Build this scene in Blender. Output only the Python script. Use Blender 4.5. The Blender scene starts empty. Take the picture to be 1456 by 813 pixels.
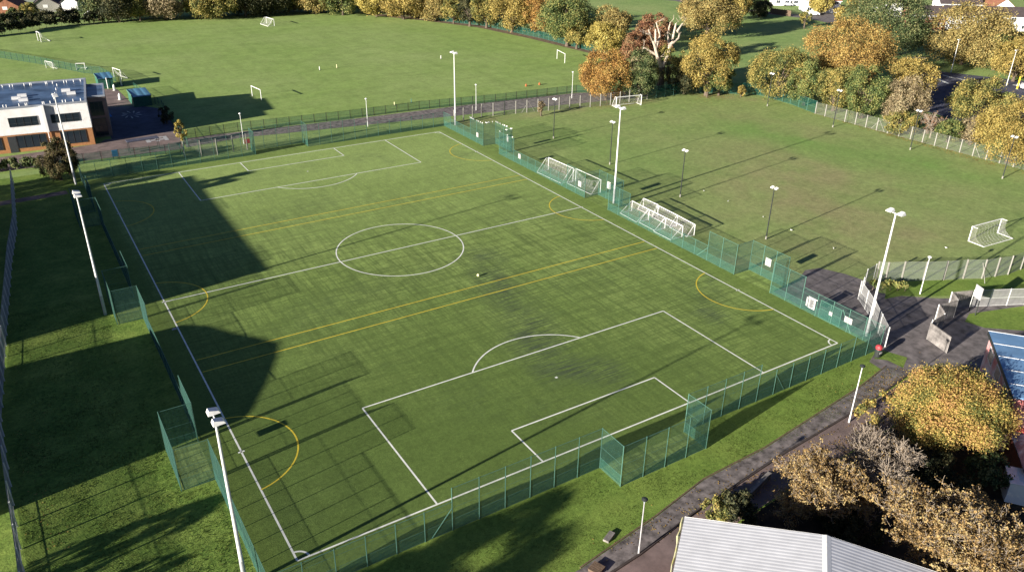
import bpy, math, random
import numpy as np
from mathutils import Matrix, Vector
R_ = math.radians
scene = bpy.context.scene
COL = scene.collection
random.seed(7)

# ------------------------------------------------------------------ helpers
class MB:
    """collects simple shapes as verts and faces, then links them as ONE mesh object"""
    def __init__(s): s.v = []; s.f = []; s.m = []; s.cur = 0
    def add(s, vs, fs):
        o = len(s.v); s.v += [tuple(v) for v in vs]
        for f in fs: s.f.append([o + i for i in f]); s.m.append(s.cur)
        return s
    def box(s, x0, y0, z0, x1, y1, z1):
        return s.add([(x0,y0,z0),(x1,y0,z0),(x1,y1,z0),(x0,y1,z0),(x0,y0,z1),(x1,y0,z1),(x1,y1,z1),(x0,y1,z1)],
                     [(0,3,2,1),(4,5,6,7),(0,1,5,4),(1,2,6,5),(2,3,7,6),(3,0,4,7)])
    def tube(s, a, b, r0, r1=None, n=8, cap=True):
        a = Vector(a); b = Vector(b); r1 = r0 if r1 is None else r1
        d = (b - a).normalized(); u = d.orthogonal().normalized(); w = d.cross(u)
        vs = []
        for p, r in ((a, r0), (b, r1)):
            for i in range(n):
                t = 2 * math.pi * i / n; vs.append(p + (u * math.cos(t) + w * math.sin(t)) * r)
        fs = [(i, (i + 1) % n, n + (i + 1) % n, n + i) for i in range(n)]
        if cap: fs += [tuple(range(n - 1, -1, -1)), tuple(range(n, 2 * n))]
        return s.add(vs, fs)
    def path(s, pts, rs, n=7):
        """a tapered bent limb as one skin"""
        pts = [Vector(p) for p in pts]; vs = []; fs = []
        for k, p in enumerate(pts):
            d = (pts[min(k + 1, len(pts) - 1)] - pts[max(k - 1, 0)]).normalized()
            u = d.cross(Vector((0.3, 0.9, 0.1))).normalized(); w = d.cross(u)
            for i in range(n):
                t = 2 * math.pi * i / n; vs.append(p + (u * math.cos(t) + w * math.sin(t)) * rs[k])
        for k in range(len(pts) - 1):
            for i in range(n):
                fs.append((k*n + i, k*n + (i+1) % n, (k+1)*n + (i+1) % n, (k+1)*n + i))
        fs.append(tuple(range((len(pts)-1)*n, len(pts)*n)))
        return s.add(vs, fs)
    def bar(s, a, b, w, h=None):
        """square bar between two points"""
        return s.tube(a, b, w * .7071, None, 4)
    def quad(s, a, b, c, d): return s.add([a, b, c, d], [(0, 1, 2, 3)])
    def poly(s, pts, z): return s.add([(p[0], p[1], z) for p in pts], [tuple(range(len(pts)))])
    def mesh(s, name, mats):
        me = bpy.data.meshes.new(name); me.from_pydata(s.v, [], s.f)
        if not isinstance(mats, (list, tuple)): mats = [mats]
        for m in mats: me.materials.append(m)
        if len(mats) > 1: me.polygons.foreach_set('material_index', s.m)
        me.update(); return me
    def build(s, name, mats, parent=None, off=None):
        """verts are in world space unless parent is given with off (parent's base) to subtract"""
        if off is not None: s.v = [(v[0]-off[0], v[1]-off[1], v[2]-off[2]) for v in s.v]
        return link(name, s.mesh(name, mats), parent)

def link(name, me, parent=None, loc=(0,0,0), rz=0.0):
    o = bpy.data.objects.new(name, me); COL.objects.link(o)
    o.parent = parent; o.location = loc; o.rotation_euler = (0, 0, rz); return o

def tag(o, label, cat, group=None):
    o['label'] = label; o['category'] = cat
    if group: o['group'] = group
    return o
def thing(name, label, cat, loc=(0,0,0), rz=0.0, group=None):
    o = bpy.data.objects.new(name, None); COL.objects.link(o); o.empty_display_size = .3
    o.location = loc; o.rotation_euler = (0,0,rz); return tag(o, label, cat, group)
def struct(name, mb, m):
    o = mb.build(name, m); o['kind'] = 'structure'; return o
def dup(root, loc, rz, label, group=None):
    r = root.copy(); COL.objects.link(r); r.location = loc; r.rotation_euler = (0,0,rz); r['label'] = label
    if group: r['group'] = group
    for ch in list(root.children):
        c = ch.copy(); COL.objects.link(c); c.parent = r
        for g in list(ch.children):
            d = g.copy(); COL.objects.link(d); d.parent = c
    return r

# ------------------------------------------------------------------ materials
def node_mat(name):
    m = bpy.data.materials.new(name); m.use_nodes = True; nt = m.node_tree
    b = nt.nodes['Principled BSDF']; return m, nt, b
def mat(name, c, rough=.6, var=.12, scale=2.0, metal=0.0, bump=0.0, stretch=None, dirt=None):
    m, nt, b = node_mat(name); N = nt.nodes; L = nt.links
    tc = N.new('ShaderNodeTexCoord'); src = tc.outputs['Object']
    if stretch:
        mp = N.new('ShaderNodeMapping'); mp.inputs['Scale'].default_value = stretch; L.new(src, mp.inputs[0]); src = mp.outputs[0]
    nz = N.new('ShaderNodeTexNoise'); nz.inputs['Scale'].default_value = scale; nz.inputs['Detail'].default_value = 5
    nz.inputs['Roughness'].default_value = .62; L.new(src, nz.inputs['Vector'])
    cr = N.new('ShaderNodeValToRGB'); L.new(nz.outputs[0], cr.inputs[0])
    lo = dirt if dirt else tuple(max(0, x * (1 - 2*var)) for x in c)
    cr.color_ramp.elements[0].position = .3; cr.color_ramp.elements[1].position = .7
    cr.color_ramp.elements[0].color = (*lo, 1); cr.color_ramp.elements[1].color = (*[min(.92, x * (1 + var)) for x in c], 1)
    L.new(cr.outputs[0], b.inputs['Base Color'])
    b.inputs['Roughness'].default_value = rough; b.inputs['Metallic'].default_value = metal
    b.inputs['Specular IOR Level'].default_value = .35
    if bump:
        bp = N.new('ShaderNodeBump'); bp.inputs['Strength'].default_value = bump; bp.inputs['Distance'].default_value = .05
        L.new(nz.outputs[0], bp.inputs['Height']); L.new(bp.outputs[0], b.inputs['Normal'])
    return m
def sheet(name, c, cover, var=.1):
    """woven mesh or netting: part of the light passes straight through"""
    m, nt, b = node_mat(name); N = nt.nodes; L = nt.links
    N.remove(b); out = [n for n in N if n.type == 'OUTPUT_MATERIAL'][0]
    tc = N.new('ShaderNodeTexCoord'); nz = N.new('ShaderNodeTexNoise'); nz.inputs['Scale'].default_value = 1.7; nz.inputs['Detail'].default_value = 4
    L.new(tc.outputs['Object'], nz.inputs['Vector'])
    mr = N.new('ShaderNodeMapRange'); mr.inputs[1].default_value = .3; mr.inputs[2].default_value = .7
    mr.inputs[3].default_value = max(0, cover - var); mr.inputs[4].default_value = cover + var; L.new(nz.outputs[0], mr.inputs[0])
    d = N.new('ShaderNodeBsdfDiffuse'); d.inputs[0].default_value = (*c, 1)
    t = N.new('ShaderNodeBsdfTransparent'); mx = N.new('ShaderNodeMixShader')
    L.new(mr.outputs[0], mx.inputs[0]); L.new(t.outputs[0], mx.inputs[1]); L.new(d.outputs[0], mx.inputs[2]); L.new(mx.outputs[0], out.inputs[0])
    return m
def grass(name, dark, mid, light, big=.05, fine=9.0, bump=.5, attr=None, attr_col=None, streak=None, bumpdist=.12, tex=1.6, kst=.7):
    m, nt, b = node_mat(name); N = nt.nodes; L = nt.links
    tc = N.new('ShaderNodeTexCoord')
    def noise(scale, det=6, rough=.65, vec=None):
        n = N.new('ShaderNodeTexNoise'); n.inputs['Scale'].default_value = scale; n.inputs['Detail'].default_value = det
        n.inputs['Roughness'].default_value = rough; L.new(vec or tc.outputs['Object'], n.inputs['Vector']); return n.outputs[0]
    n1 = noise(big); n2 = noise(fine, 4, .75); n3 = noise(big * 9, 5)
    def mix(a, b_, f, typ='MIX'):
        x = N.new('ShaderNodeMix'); x.data_type = 'RGBA'; x.blend_type = typ
        for k, s in ((0, f), (6, a), (7, b_)):
            if hasattr(s, 'default_value') or hasattr(s, 'is_linked'): L.new(s, x.inputs[k])
            elif isinstance(s, (int, float)): x.inputs[k].default_value = s
            else: x.inputs[k].default_value = (*s, 1)
        return x.outputs[2]
    def ramp(s, a, b_):
        r = N.new('ShaderNodeMapRange'); r.inputs[1].default_value = a; r.inputs[2].default_value = b_; L.new(s, r.inputs[0]); return r.outputs[0]
    c = mix(dark, mid, ramp(n3, .35, .62)); c = mix(c, light, ramp(n1, .42, .68))
    c = mix(c, (dark[0]*.45, dark[1]*.45, dark[2]*.45), mul(N, L, ramp(n2, .52, .78), .75))
    n4 = noise(.8, 8, .82); c = mix(c, (dark[0]*.7, dark[1]*.72, dark[2]*.8), mul(N, L, ramp(n4, .5, .72), .6)); c = mix(c, (light[0]*1.15, light[1]*1.1, light[2]*1.1), mul(N, L, ramp(n4, .48, .3), .35))
    sk = None
    if streak:
        for sc in streak:
            mp = N.new('ShaderNodeMapping'); mp.inputs['Scale'].default_value = sc; L.new(tc.outputs['Object'], mp.inputs[0])
            sn = noise(1.0, 3, .6, mp.outputs[0]); sk = sn if sk is None else sk; c = mix(c, (dark[0]*.55, dark[1]*.55, dark[2]*.6), mul(N, L, ramp(sn, .47, .66), kst))
    if attr:
        for nm, colr in zip(attr, attr_col):
            a = N.new('ShaderNodeAttribute'); a.attribute_name = nm
            c = mix(c, colr, mulnode(N, L, a.outputs['Fac'], ramp(sk, .4, .56) if (sk is not None and nm == 'smudge') else ramp(n2, .05, .5)))
    for sc, am in ((tex, .26), (tex*.23, .14)):
        n5 = noise(sc, 5, .8); mr = N.new('ShaderNodeMapRange'); mr.inputs[1].default_value = .3; mr.inputs[2].default_value = .7
        mr.inputs[3].default_value = 1-am; mr.inputs[4].default_value = 1+am; L.new(n5, mr.inputs[0])
        vs = N.new('ShaderNodeVectorMath'); vs.operation = 'SCALE'; L.new(c, vs.inputs[0]); L.new(mr.outputs[0], vs.inputs[3]); c = vs.outputs[0]
    L.new(c, b.inputs['Base Color']); b.inputs['Roughness'].default_value = .9; b.inputs['Specular IOR Level'].default_value = .15
    bp = N.new('ShaderNodeBump'); bp.inputs['Strength'].default_value = bump; bp.inputs['Distance'].default_value = bumpdist
    L.new(n2, bp.inputs['Height']); L.new(bp.outputs[0], b.inputs['Normal'])
    return m
def mul(N, L, s, k):
    x = N.new('ShaderNodeMath'); x.operation = 'MULTIPLY'; L.new(s, x.inputs[0]); x.inputs[1].default_value = k; return x.outputs[0]
def mulnode(N, L, s, t):
    x = N.new('ShaderNodeMath'); x.operation = 'MULTIPLY'; L.new(s, x.inputs[0]); L.new(t, x.inputs[1]); return x.outputs[0]
def leaf_mat(name, cols, scale=.45, trans=.25):
    m, nt, b = node_mat(name); N = nt.nodes; L = nt.links
    tc = N.new('ShaderNodeTexCoord'); nz = N.new('ShaderNodeTexNoise'); nz.inputs['Scale'].default_value = scale; nz.inputs['Detail'].default_value = 4
    L.new(tc.outputs['Object'], nz.inputs['Vector'])
    ge = N.new('ShaderNodeNewGeometry')
    ad = N.new('ShaderNodeMath'); ad.operation = 'MULTIPLY_ADD'; L.new(ge.outputs['Random Per Island'], ad.inputs[0]); ad.inputs[1].default_value = .6; ad.inputs[2].default_value = -.75
    a3 = N.new('ShaderNodeMath'); a3.operation = 'MULTIPLY'; L.new(nz.outputs[0], a3.inputs[0]); a3.inputs[1].default_value = 1.9
    a2 = N.new('ShaderNodeMath'); L.new(a3.outputs[0], a2.inputs[0]); L.new(ad.outputs[0], a2.inputs[1])
    cr = N.new('ShaderNodeValToRGB'); L.new(a2.outputs[0], cr.inputs[0]); e = cr.color_ramp.elements
    e[0].position = .25; e[1].position = .75; e[0].color = (*cols[0], 1); e[1].color = (*cols[-1], 1)
    for i, c in enumerate(cols[1:-1]):
        x = e.new(.25 + .5 * (i + 1) / (len(cols) - 1)); x.color = (*c, 1)
    L.new(cr.outputs[0], b.inputs['Base Color']); b.inputs['Roughness'].default_value = .7; b.inputs['Specular IOR Level'].default_value = .2
    tr = N.new('ShaderNodeBsdfTranslucent'); L.new(cr.outputs[0], tr.inputs[0])
    mx = N.new('ShaderNodeMixShader'); mx.inputs[0].default_value = trans
    out = [n for n in N if n.type == 'OUTPUT_MATERIAL'][0]
    L.new(b.outputs[0], mx.inputs[1]); L.new(tr.outputs[0], mx.inputs[2]); L.new(mx.outputs[0], out.inputs[0])
    return m
def glass_mat(name, c=(.02,.03,.04)):
    m, nt, b = node_mat(name); b.inputs['Base Color'].default_value = (*c, 1); b.inputs['Roughness'].default_value = .12
    b.inputs['Specular IOR Level'].default_value = .6; return m
def ribbed(name, c, axis, freq, rough=.4, dark=.75, bump=.6):
    """profiled metal or boarding: ribs across one object axis"""
    m, nt, b = node_mat(name); N = nt.nodes; L = nt.links
    tc = N.new('ShaderNodeTexCoord'); sp = N.new('ShaderNodeSeparateXYZ'); L.new(tc.outputs['Object'], sp.inputs[0])
    s = N.new('ShaderNodeMath'); s.operation = 'MULTIPLY'; L.new(sp.outputs[axis], s.inputs[0]); s.inputs[1].default_value = freq * 2 * math.pi
    w = N.new('ShaderNodeMath'); w.operation = 'SINE'; L.new(s.outputs[0], w.inputs[0])
    mr = N.new('ShaderNodeMapRange'); mr.inputs[1].default_value = -.9; mr.inputs[2].default_value = -.2; L.new(w.outputs[0], mr.inputs[0])
    nz = N.new('ShaderNodeTexNoise'); nz.inputs['Scale'].default_value = .8; nz.inputs['Detail'].default_value = 6; L.new(tc.outputs['Object'], nz.inputs[0])
    mx = N.new('ShaderNodeMix'); mx.data_type = 'RGBA'; L.new(mr.outputs[0], mx.inputs[0])
    mx.inputs[6].default_value = (*[x*dark for x in c], 1); mx.inputs[7].default_value = (*c, 1)
    m2 = N.new('ShaderNodeMix'); m2.data_type = 'RGBA'; m2.blend_type = 'MULTIPLY'; m2.inputs[0].default_value = .35
    L.new(mx.outputs[2], m2.inputs[6]); L.new(nz.outputs[0], m2.inputs[7])
    L.new(m2.outputs[2], b.inputs['Base Color']); b.inputs['Roughness'].default_value = rough
    bp = N.new('ShaderNodeBump'); bp.inputs['Strength'].default_value = bump; bp.inputs['Distance'].default_value = .03
    L.new(w.outputs[0], bp.inputs['Height']); L.new(bp.outputs[0], b.inputs['Normal'])
    return m

M = {}
M['green_post'] = mat('green_post_paint', (.085,.19,.15), .5, .12, 3)
M['dull_post'] = mat('dull_green_post', (.03,.075,.06), .6, .1, 3)
M['mesh_low'] = sheet('green_mesh_dense', (.055,.165,.13), .33, .06)
M['mesh_top'] = sheet('green_mesh_open', (.06,.16,.13), .12, .04)
M['wire'] = mat('green_wire', (.035,.095,.08), .5, .1, 4)
M['white_steel'] = mat('white_painted_steel', (.72,.73,.72), .4, .08, 1.5)
M['white_goal'] = mat('white_goal_paint', (.8,.8,.79), .35, .05, 3)
M['net'] = sheet('white_goal_net', (.72,.7,.72), .09, .04)
M['net_cord'] = mat('white_net_cord', (.7,.7,.7), .8, .05, 3)
M['lamp_white'] = mat('white_lamp_housing', (.82,.82,.8), .3, .06, 3)
M['lamp_glass'] = glass_mat('floodlight_glass', (.35,.4,.45))
M['black_steel'] = mat('black_painted_steel', (.03,.035,.035), .5, .1, 2)
M['concrete'] = mat('pale_concrete', (.3,.29,.26), .85, .15, 3)
M['old_concrete'] = mat('stained_concrete', (.26,.24,.22), .9, .3, 1.5)
M['chainlink'] = sheet('grey_chainlink', (.2,.21,.19), .18, .05)
M['faint_mesh'] = sheet('faint_green_mesh', (.03,.12,.09), .2, .05)
M['pale_chainlink'] = sheet('pale_green_chainlink', (.25,.29,.24), .36, .05)
M['green_chainlink'] = sheet('green_chainlink', (.015,.085,.07), .38, .08)
M['grey_security'] = sheet('grey_security_mesh', (.32,.32,.32), .6, .1)
M['palisade'] = ribbed('grey_palisade', (.42,.42,.42), 0, 4.0, .5, .35)
M['palisade_blue'] = ribbed('galvanised_palisade', (.5,.53,.58), 0, 3.2, .45, .5)
M['asphalt'] = mat('asphalt', (.185,.165,.163), .9, .3, .8, bump=.2)
M['asphalt_blue'] = mat('dark_blue_asphalt', (.075,.08,.12), .85, .25, .4)
M['asphalt_brown'] = mat('brown_paving', (.2,.15,.14), .9, .22, .5, bump=.2)
M['asphalt_path'] = mat('worn_path_asphalt', (.2,.175,.168), .9, .4, 1.1, bump=.3)
M['kerb'] = mat('dark_edging', (.07,.055,.05), .9, .2, 2)
M['soil'] = mat('dry_soil', (.17,.12,.075), .95, .3, .8, bump=.4)
M['line_white'] = mat('white_line_turf', (.82,.84,.76), .8, .1, 1.2)
M['line_yellow'] = mat('yellow_line_turf', (.72,.56,.05), .8, .12, 1.2)
M['bark'] = mat('grey_brown_bark', (.13,.1,.075), .9, .3, 3, bump=.5)
M['pale_bark'] = mat('pale_dry_bark', (.36,.3,.24), .85, .2, 3, bump=.4)
M['dead_wood'] = mat('bleached_dead_wood', (.55,.46,.37), .8, .18, 2.5, bump=.4)
M['brick'] = mat('orange_brick', (.42,.2,.085), .85, .12, 3)
M['red_brick'] = mat('red_brick', (.25,.085,.06), .9, .15, 3)
M['render'] = mat('white_render', (.88,.88,.88), .7, .03, .6)
M['cladding'] = ribbed('white_profiled_cladding', (.95,.95,.95), 0, 17.3, .5, 1.0, .8)
M['parapet'] = mat('grey_parapet_flashing', (.3,.33,.38), .5, .1, 1)
M['roof_sky_tint'] = mat('grey_roof_membrane_sky_tint', (.085,.14,.24), .35, .35, .25)  # reflected sky painted as blue into the base colour of a grey membrane
M['roof_tile'] = mat('brown_roof_tiles', (.075,.058,.06), .85, .18, .8)
M['roof_red'] = mat('orange_roof_tiles', (.3,.13,.075), .85, .18, .8)
M['upvc'] = mat('white_window_frame', (.75,.75,.75), .4, .04, 2)
M['dark_frame'] = mat('dark_window_frame', (.05,.055,.06), .4, .1, 2)
M['glass'] = glass_mat('dark_glass')
M['shed_green'] = mat('dark_green_cladding', (.03,.12,.085), .55, .15, 1.5)
M['shed_roof'] = ribbed('blue_shed_roof', (.12,.3,.46), 0, .7, .4, .55)
M['metal_roof'] = ribbed('white_profiled_roof', (.8,.81,.84), 0, 3.0, .4, .82, .14)
M['gutter'] = mat('mossy_gutter', (.34,.31,.1), .8, .5, 1.2, dirt=(.6,.58,.45))
M['red_wall'] = mat('red_wall_paint', (.42,.04,.035), .6, .5, .55, dirt=(.72,.7,.7))
M['red_paint'] = mat('red_paint', (.42,.05,.06), .5, .15, 2)
M['blue_roof'] = mat('blue_flat_roof', (.16,.3,.5), .5, .14, .35)
M['sign_white'] = mat('white_sign_board', (.42,.42,.42), .5, .04, 2)
M['ink'] = mat('grey_sign_ink', (.03,.03,.035), .7, .05, 2)
M['ink_red'] = mat('red_sign_ink', (.2,.012,.015), .7, .05, 2)
M['timber'] = mat('weathered_timber', (.16,.11,.075), .9, .25, 2, stretch=(1,1,6))
M['gull'] = mat('gull_plumage', (.85,.85,.84), .8, .05, 6)
M['yellow_paint'] = mat('yellow_paint', (.75,.55,.03), .5, .08, 2)
M['blue_paint'] = mat('blue_paint', (.06,.2,.5), .5, .1, 2)
M['orange_cloth'] = mat('orange_plastic', (.35,.12,.04), .7, .1, 2)
M['car_white'] = mat('white_car_paint', (.8,.8,.82), .25, .03, 1)
M['car_grey'] = mat('silver_car_paint', (.4,.42,.45), .25, .05, 1)
M['tyre'] = mat('black_tyre', (.02,.02,.02), .9, .1, 3)
M['ball'] = mat('pale_ball', (.75,.7,.4), .6, .05, 8)

# ------------------------------------------------------------------ world, sun, camera
AZ, EL = 81.8, 13.4          # way the shadows fall (from +Y towards +X), height of the sun
w = bpy.data.worlds.new('World'); scene.world = w; w.use_nodes = True
nt = w.node_tree; bg = nt.nodes['Background']
sky = nt.nodes.new('ShaderNodeTexSky'); sky.sky_type = 'NISHITA'; sky.sun_disc = False
sky.sun_elevation = R_(EL); sky.sun_rotation = R_(180 + AZ)
tint = nt.nodes.new('ShaderNodeMix'); tint.data_type = 'RGBA'; tint.blend_type = 'MULTIPLY'; tint.inputs[0].default_value = 1
tint.inputs[7].default_value = (.78, .95, 1.45, 1); nt.links.new(sky.outputs[0], tint.inputs[6])
nt.links.new(tint.outputs[2], bg.inputs[0]); bg.inputs[1].default_value = 0.06
sun = bpy.data.lights.new('sun', 'SUN'); sun.energy = 13.0; sun.angle = R_(.53); sun.color = (1, .92, .8)
so = bpy.data.objects.new('sun', sun); COL.objects.link(so)
dv = Vector((math.sin(R_(AZ))*math.cos(R_(EL)), math.cos(R_(AZ))*math.cos(R_(EL)), -math.sin(R_(EL))))
so.rotation_euler = dv.to_track_quat('-Z', 'Y').to_euler(); so.location = (-200, -30, 80)
cam = bpy.data.cameras.new('camera'); co = bpy.data.objects.new('camera', cam); COL.objects.link(co)
cam.sensor_width = 36; cam.lens = 28.4450; cam.clip_start = 1; cam.clip_end = 6000
mr_ = [[0.847362, 0.229746, -0.478743], [-0.530859, 0.388413, -0.753209], [0.012904, 0.892386, 0.451089]]
co.matrix_world = Matrix.Translation((-43.785, -99.243, 48.338)) @ Matrix(mr_).to_4x4()
scene.camera = co
scene.view_settings.view_transform = 'Standard'; scene.view_settings.look = 'None'; scene.view_settings.exposure = 0
scene.render.engine = 'CYCLES'
scene.cycles.max_bounces = 5; scene.cycles.diffuse_bounces = 2; scene.cycles.glossy_bounces = 2
scene.cycles.transmission_bounces = 2; scene.cycles.transparent_max_bounces = 24
scene.cycles.use_denoising = True

# ------------------------------------------------------------------ ground
L, W = 101.15, 65.1
hx, hy = W/2, L/2
m_park = grass('park_grass', (.19,.29,.09), (.25,.36,.11), (.31,.38,.14), .03, 2.5, .3)
m_field = grass('mown_field_grass', (.22,.325,.085), (.268,.375,.105), (.305,.39,.135), .025, 2.2, .25, streak=((.35,.02,1),(.05,.3,1)), kst=.16, tex=.8)
m_train = grass('worn_field_grass', (.2,.285,.085), (.25,.33,.105), (.275,.33,.12), .05, 4.0, .4,
                attr=('bare', 'lush'), attr_col=((.33,.25,.15), (.17,.3,.07)), tex=1.1)
m_lawn = grass('rough_lawn_grass', (.085,.15,.028), (.145,.23,.042), (.21,.28,.06), .25, 3.2, .45, bumpdist=.14, tex=2.2)
m_strip = grass('verge_grass', (.12,.195,.036), (.168,.255,.048), (.215,.295,.06), .2, 6.0, .35, bumpdist=.08, tex=2.2)
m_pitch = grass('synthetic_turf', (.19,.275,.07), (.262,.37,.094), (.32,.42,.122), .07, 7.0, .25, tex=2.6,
                attr=('far_light_tint', 'near_shade_tint', 'smudge', 'edge'), attr_col=((.29,.385,.12), (.1,.155,.036), (.072,.1,.05), (.14,.205,.045)),
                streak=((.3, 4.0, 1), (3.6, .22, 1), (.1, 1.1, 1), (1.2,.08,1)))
def hash2(ix, iy):
    v = np.sin(ix * 127.1 + iy * 311.7) * 43758.5453; return v - np.floor(v)
def vnoise(x, y):
    ix, iy = np.floor(x), np.floor(y); fx, fy = x - ix, y - iy; fx = fx*fx*(3-2*fx); fy = fy*fy*(3-2*fy)
    return (hash2(ix,iy)*(1-fx)+hash2(ix+1,iy)*fx)*(1-fy)+(hash2(ix,iy+1)*(1-fx)+hash2(ix+1,iy+1)*fx)*fy
def fbm(x, y): return .5*vnoise(x,y)+.3*vnoise(2.1*x+7,2.1*y+3)+.2*vnoise(4.3*x+1,4.3*y+9)
def seg(x, y, a, b):
    ax, ay = a; bx, by = b; dx, dy = bx-ax, by-ay
    t = np.clip(((x-ax)*dx+(y-ay)*dy)/(dx*dx+dy*dy+1e-9), 0, 1); return np.hypot(x-ax-t*dx, y-ay-t*dy)
def ground_grid(name, x0, y0, x1, y1, step, z, m, attrs):
    nx = int(round((x1-x0)/step)); ny = int(round((y1-y0)/step))
    gx, gy = np.meshgrid(np.linspace(x0,x1,nx+1), np.linspace(y0,y1,ny+1))
    vs = np.stack([gx.ravel(), gy.ravel(), np.full(gx.size, z)], 1)
    i = np.arange(nx*ny); r = i//nx; c = i % nx; a = r*(nx+1)+c
    fs = np.stack([a, a+1, a+nx+2, a+nx+1], 1)
    me = bpy.data.meshes.new(name); me.from_pydata(vs.tolist(), [], fs.tolist()); me.materials.append(m)
    for nm, fn in attrs.items():
        at = me.attributes.new(nm, 'FLOAT', 'POINT'); at.data.foreach_set('value', np.clip(fn(vs[:,0], vs[:,1]), 0, 1).astype(np.float32))
    o = link(name, me); o['kind'] = 'structure'; return o

struct('ground', MB().poly([(-1500,-1500),(2500,-1500),(2500,3000),(-1500,3000)], -.02), m_park)
struct('sports_field', MB().poly([(-62,64),(-30,66),(20,70),(44,68.5),(79,65),(92,62),(111,90),(114,102),(112,133),(107,163),(96,187),(83,209),(56,227),(36,228),(10,233),(-1,228),(-27,226.5),(-62,200)], -.012), m_field)
def bare(x, y):
    n = fbm(x*.09, y*.09); d = np.minimum(seg(x,y,(66,-20),(82,-8))/26, seg(x,y,(70,-36),(76,-37))/7)
    c = np.clip(1.2-d, 0, 1)*np.clip((n-.25)*2.6, 0, 1)*1.0
    far = np.clip(1-seg(x,y,(95,30),(110,-20))/10,0,1)*np.clip((n-.45)*3,0,1)*.4
    edge = np.clip(1-seg(x,y,(39,54),(90,49))/3.0,0,1)*.6 + np.clip(1-seg(x,y,(105,46),(114.5,36))/3,0,1)*.5 + np.clip(1-seg(x,y,(37.6,-26),(44,-38))/3.2,0,1)*.55
    return c*.55*np.clip(fbm(x*.35+4,y*.35)*1.9,0,1)+far+edge*np.clip(fbm(x*.5,y*.5)*2-.4,0,1)
def lush(x, y):
    return np.clip(1-seg(x,y,(92,18),(106,-22))/11,0,1)*.9*np.clip((fbm(x*.12+9,y*.12)-.15)*2.2,0,1)+np.clip(1-seg(x,y,(48,40),(60,10))/14,0,1)*.35
ground_grid('training_field', 35.8, -52, 117, 57, 1.6, -.004, m_train, {'bare': bare, 'lush': lush})
struct('lawn', MB().poly([(-64,-110),(-35.6,-110),(-35.6,62),(-64,62)], -.006), m_lawn)
struct('verge', MB().poly([(-35.6,-110),(34.5,-110),(34.5,-54),(-35.6,-54)], -.0075), m_strip)
struct('gate_verge', MB().poly([(47.26, -46.39), (50.31, -47.05), (53.75, -49.32), (57.17, -51.11), (70,-57), (90,-66), (90,-46), (74,-50), (64,-49.6), (52,-43.4)], .008), m_strip)

def smudge(x, y):
    n = fbm(x*.22, y*.22); n2 = fbm(x*.6+5, y*.35)
    d = np.minimum.reduce([seg(x,y,(9,-8),(6,-20))/4.0, seg(x,y,(6,-20),(2,-33))/4.2, seg(x,y,(1,-38),(5,-41))/3.6])
    s = np.clip(1.15-d,0,1)*np.clip((n-.12)*2.6,0,1)*1.0
    for (a, b, r, k) in (((25,-39),(24,-36),2.2,.9), ((27,-34),(31,-31),3,.6), ((28,35),(31,33),2.6,.6), ((23.5,10.5),(25,11.5),1.3,.8), ((15,39),(12,42),4,.45),
                         ((-8,40),(2,42),3.5,.3), ((-14,20),(-4,24),4,.35), ((-18,-12),(0,-8),4,.25), ((12,-22),(24,-24),4,.22), ((-10,-38),(-4,-44),4,.3), ((20,4),(28,0),4,.25)):
        s = np.maximum(s, np.clip(1.2-seg(x,y,a,b)/r,0,1)*np.clip((n2-.25)*2.4,0,1)*k)
    return s + np.clip((n-.55)*2,0,1)*.25
def edge(x, y):
    d = np.maximum(np.abs(x)-hx-.3, np.abs(y)-hy-.3); return np.clip(d*1.4,0,1)*.75
def near_shade_tint(x, y): return np.clip((-.7*x-y-2)/52, 0, .95)*(.75+.5*fbm(x*.1,y*.1))  # view-angle darkening towards the near left, painted into the turf colour
def far_light_tint(x, y): return np.clip((y+.25*x+4)/52, 0, .9)*(.6+.6*fbm(x*.13+3,y*.2))  # brighter look of the far turf, painted in as a lighter colour
mb = MB()
for q in ((-5.2,-57,5.2,-54),(-5.2,54,5.2,57)): mb.poly([(q[0],q[1]),(q[2],q[1]),(q[2],q[3]),(q[0],q[3])], .0)
for sx in (-1, 1):
    for ya, yb in ((-37.5,-31.1),(-3.2,3.2),(31,37.2)):
        xa, xb = sorted((sx*35.6, sx*38.5)); mb.poly([(xa,ya),(xb,ya),(xb,yb),(xa,yb)], .0)
struct('pitch_recesses', mb, m_pitch)
ground_grid('pitch', -35.6, -54, 35.6, 54, .8, .0, m_pitch, {'smudge': smudge, 'edge': edge, 'near_shade_tint': near_shade_tint, 'far_light_tint': far_light_tint})

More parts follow.
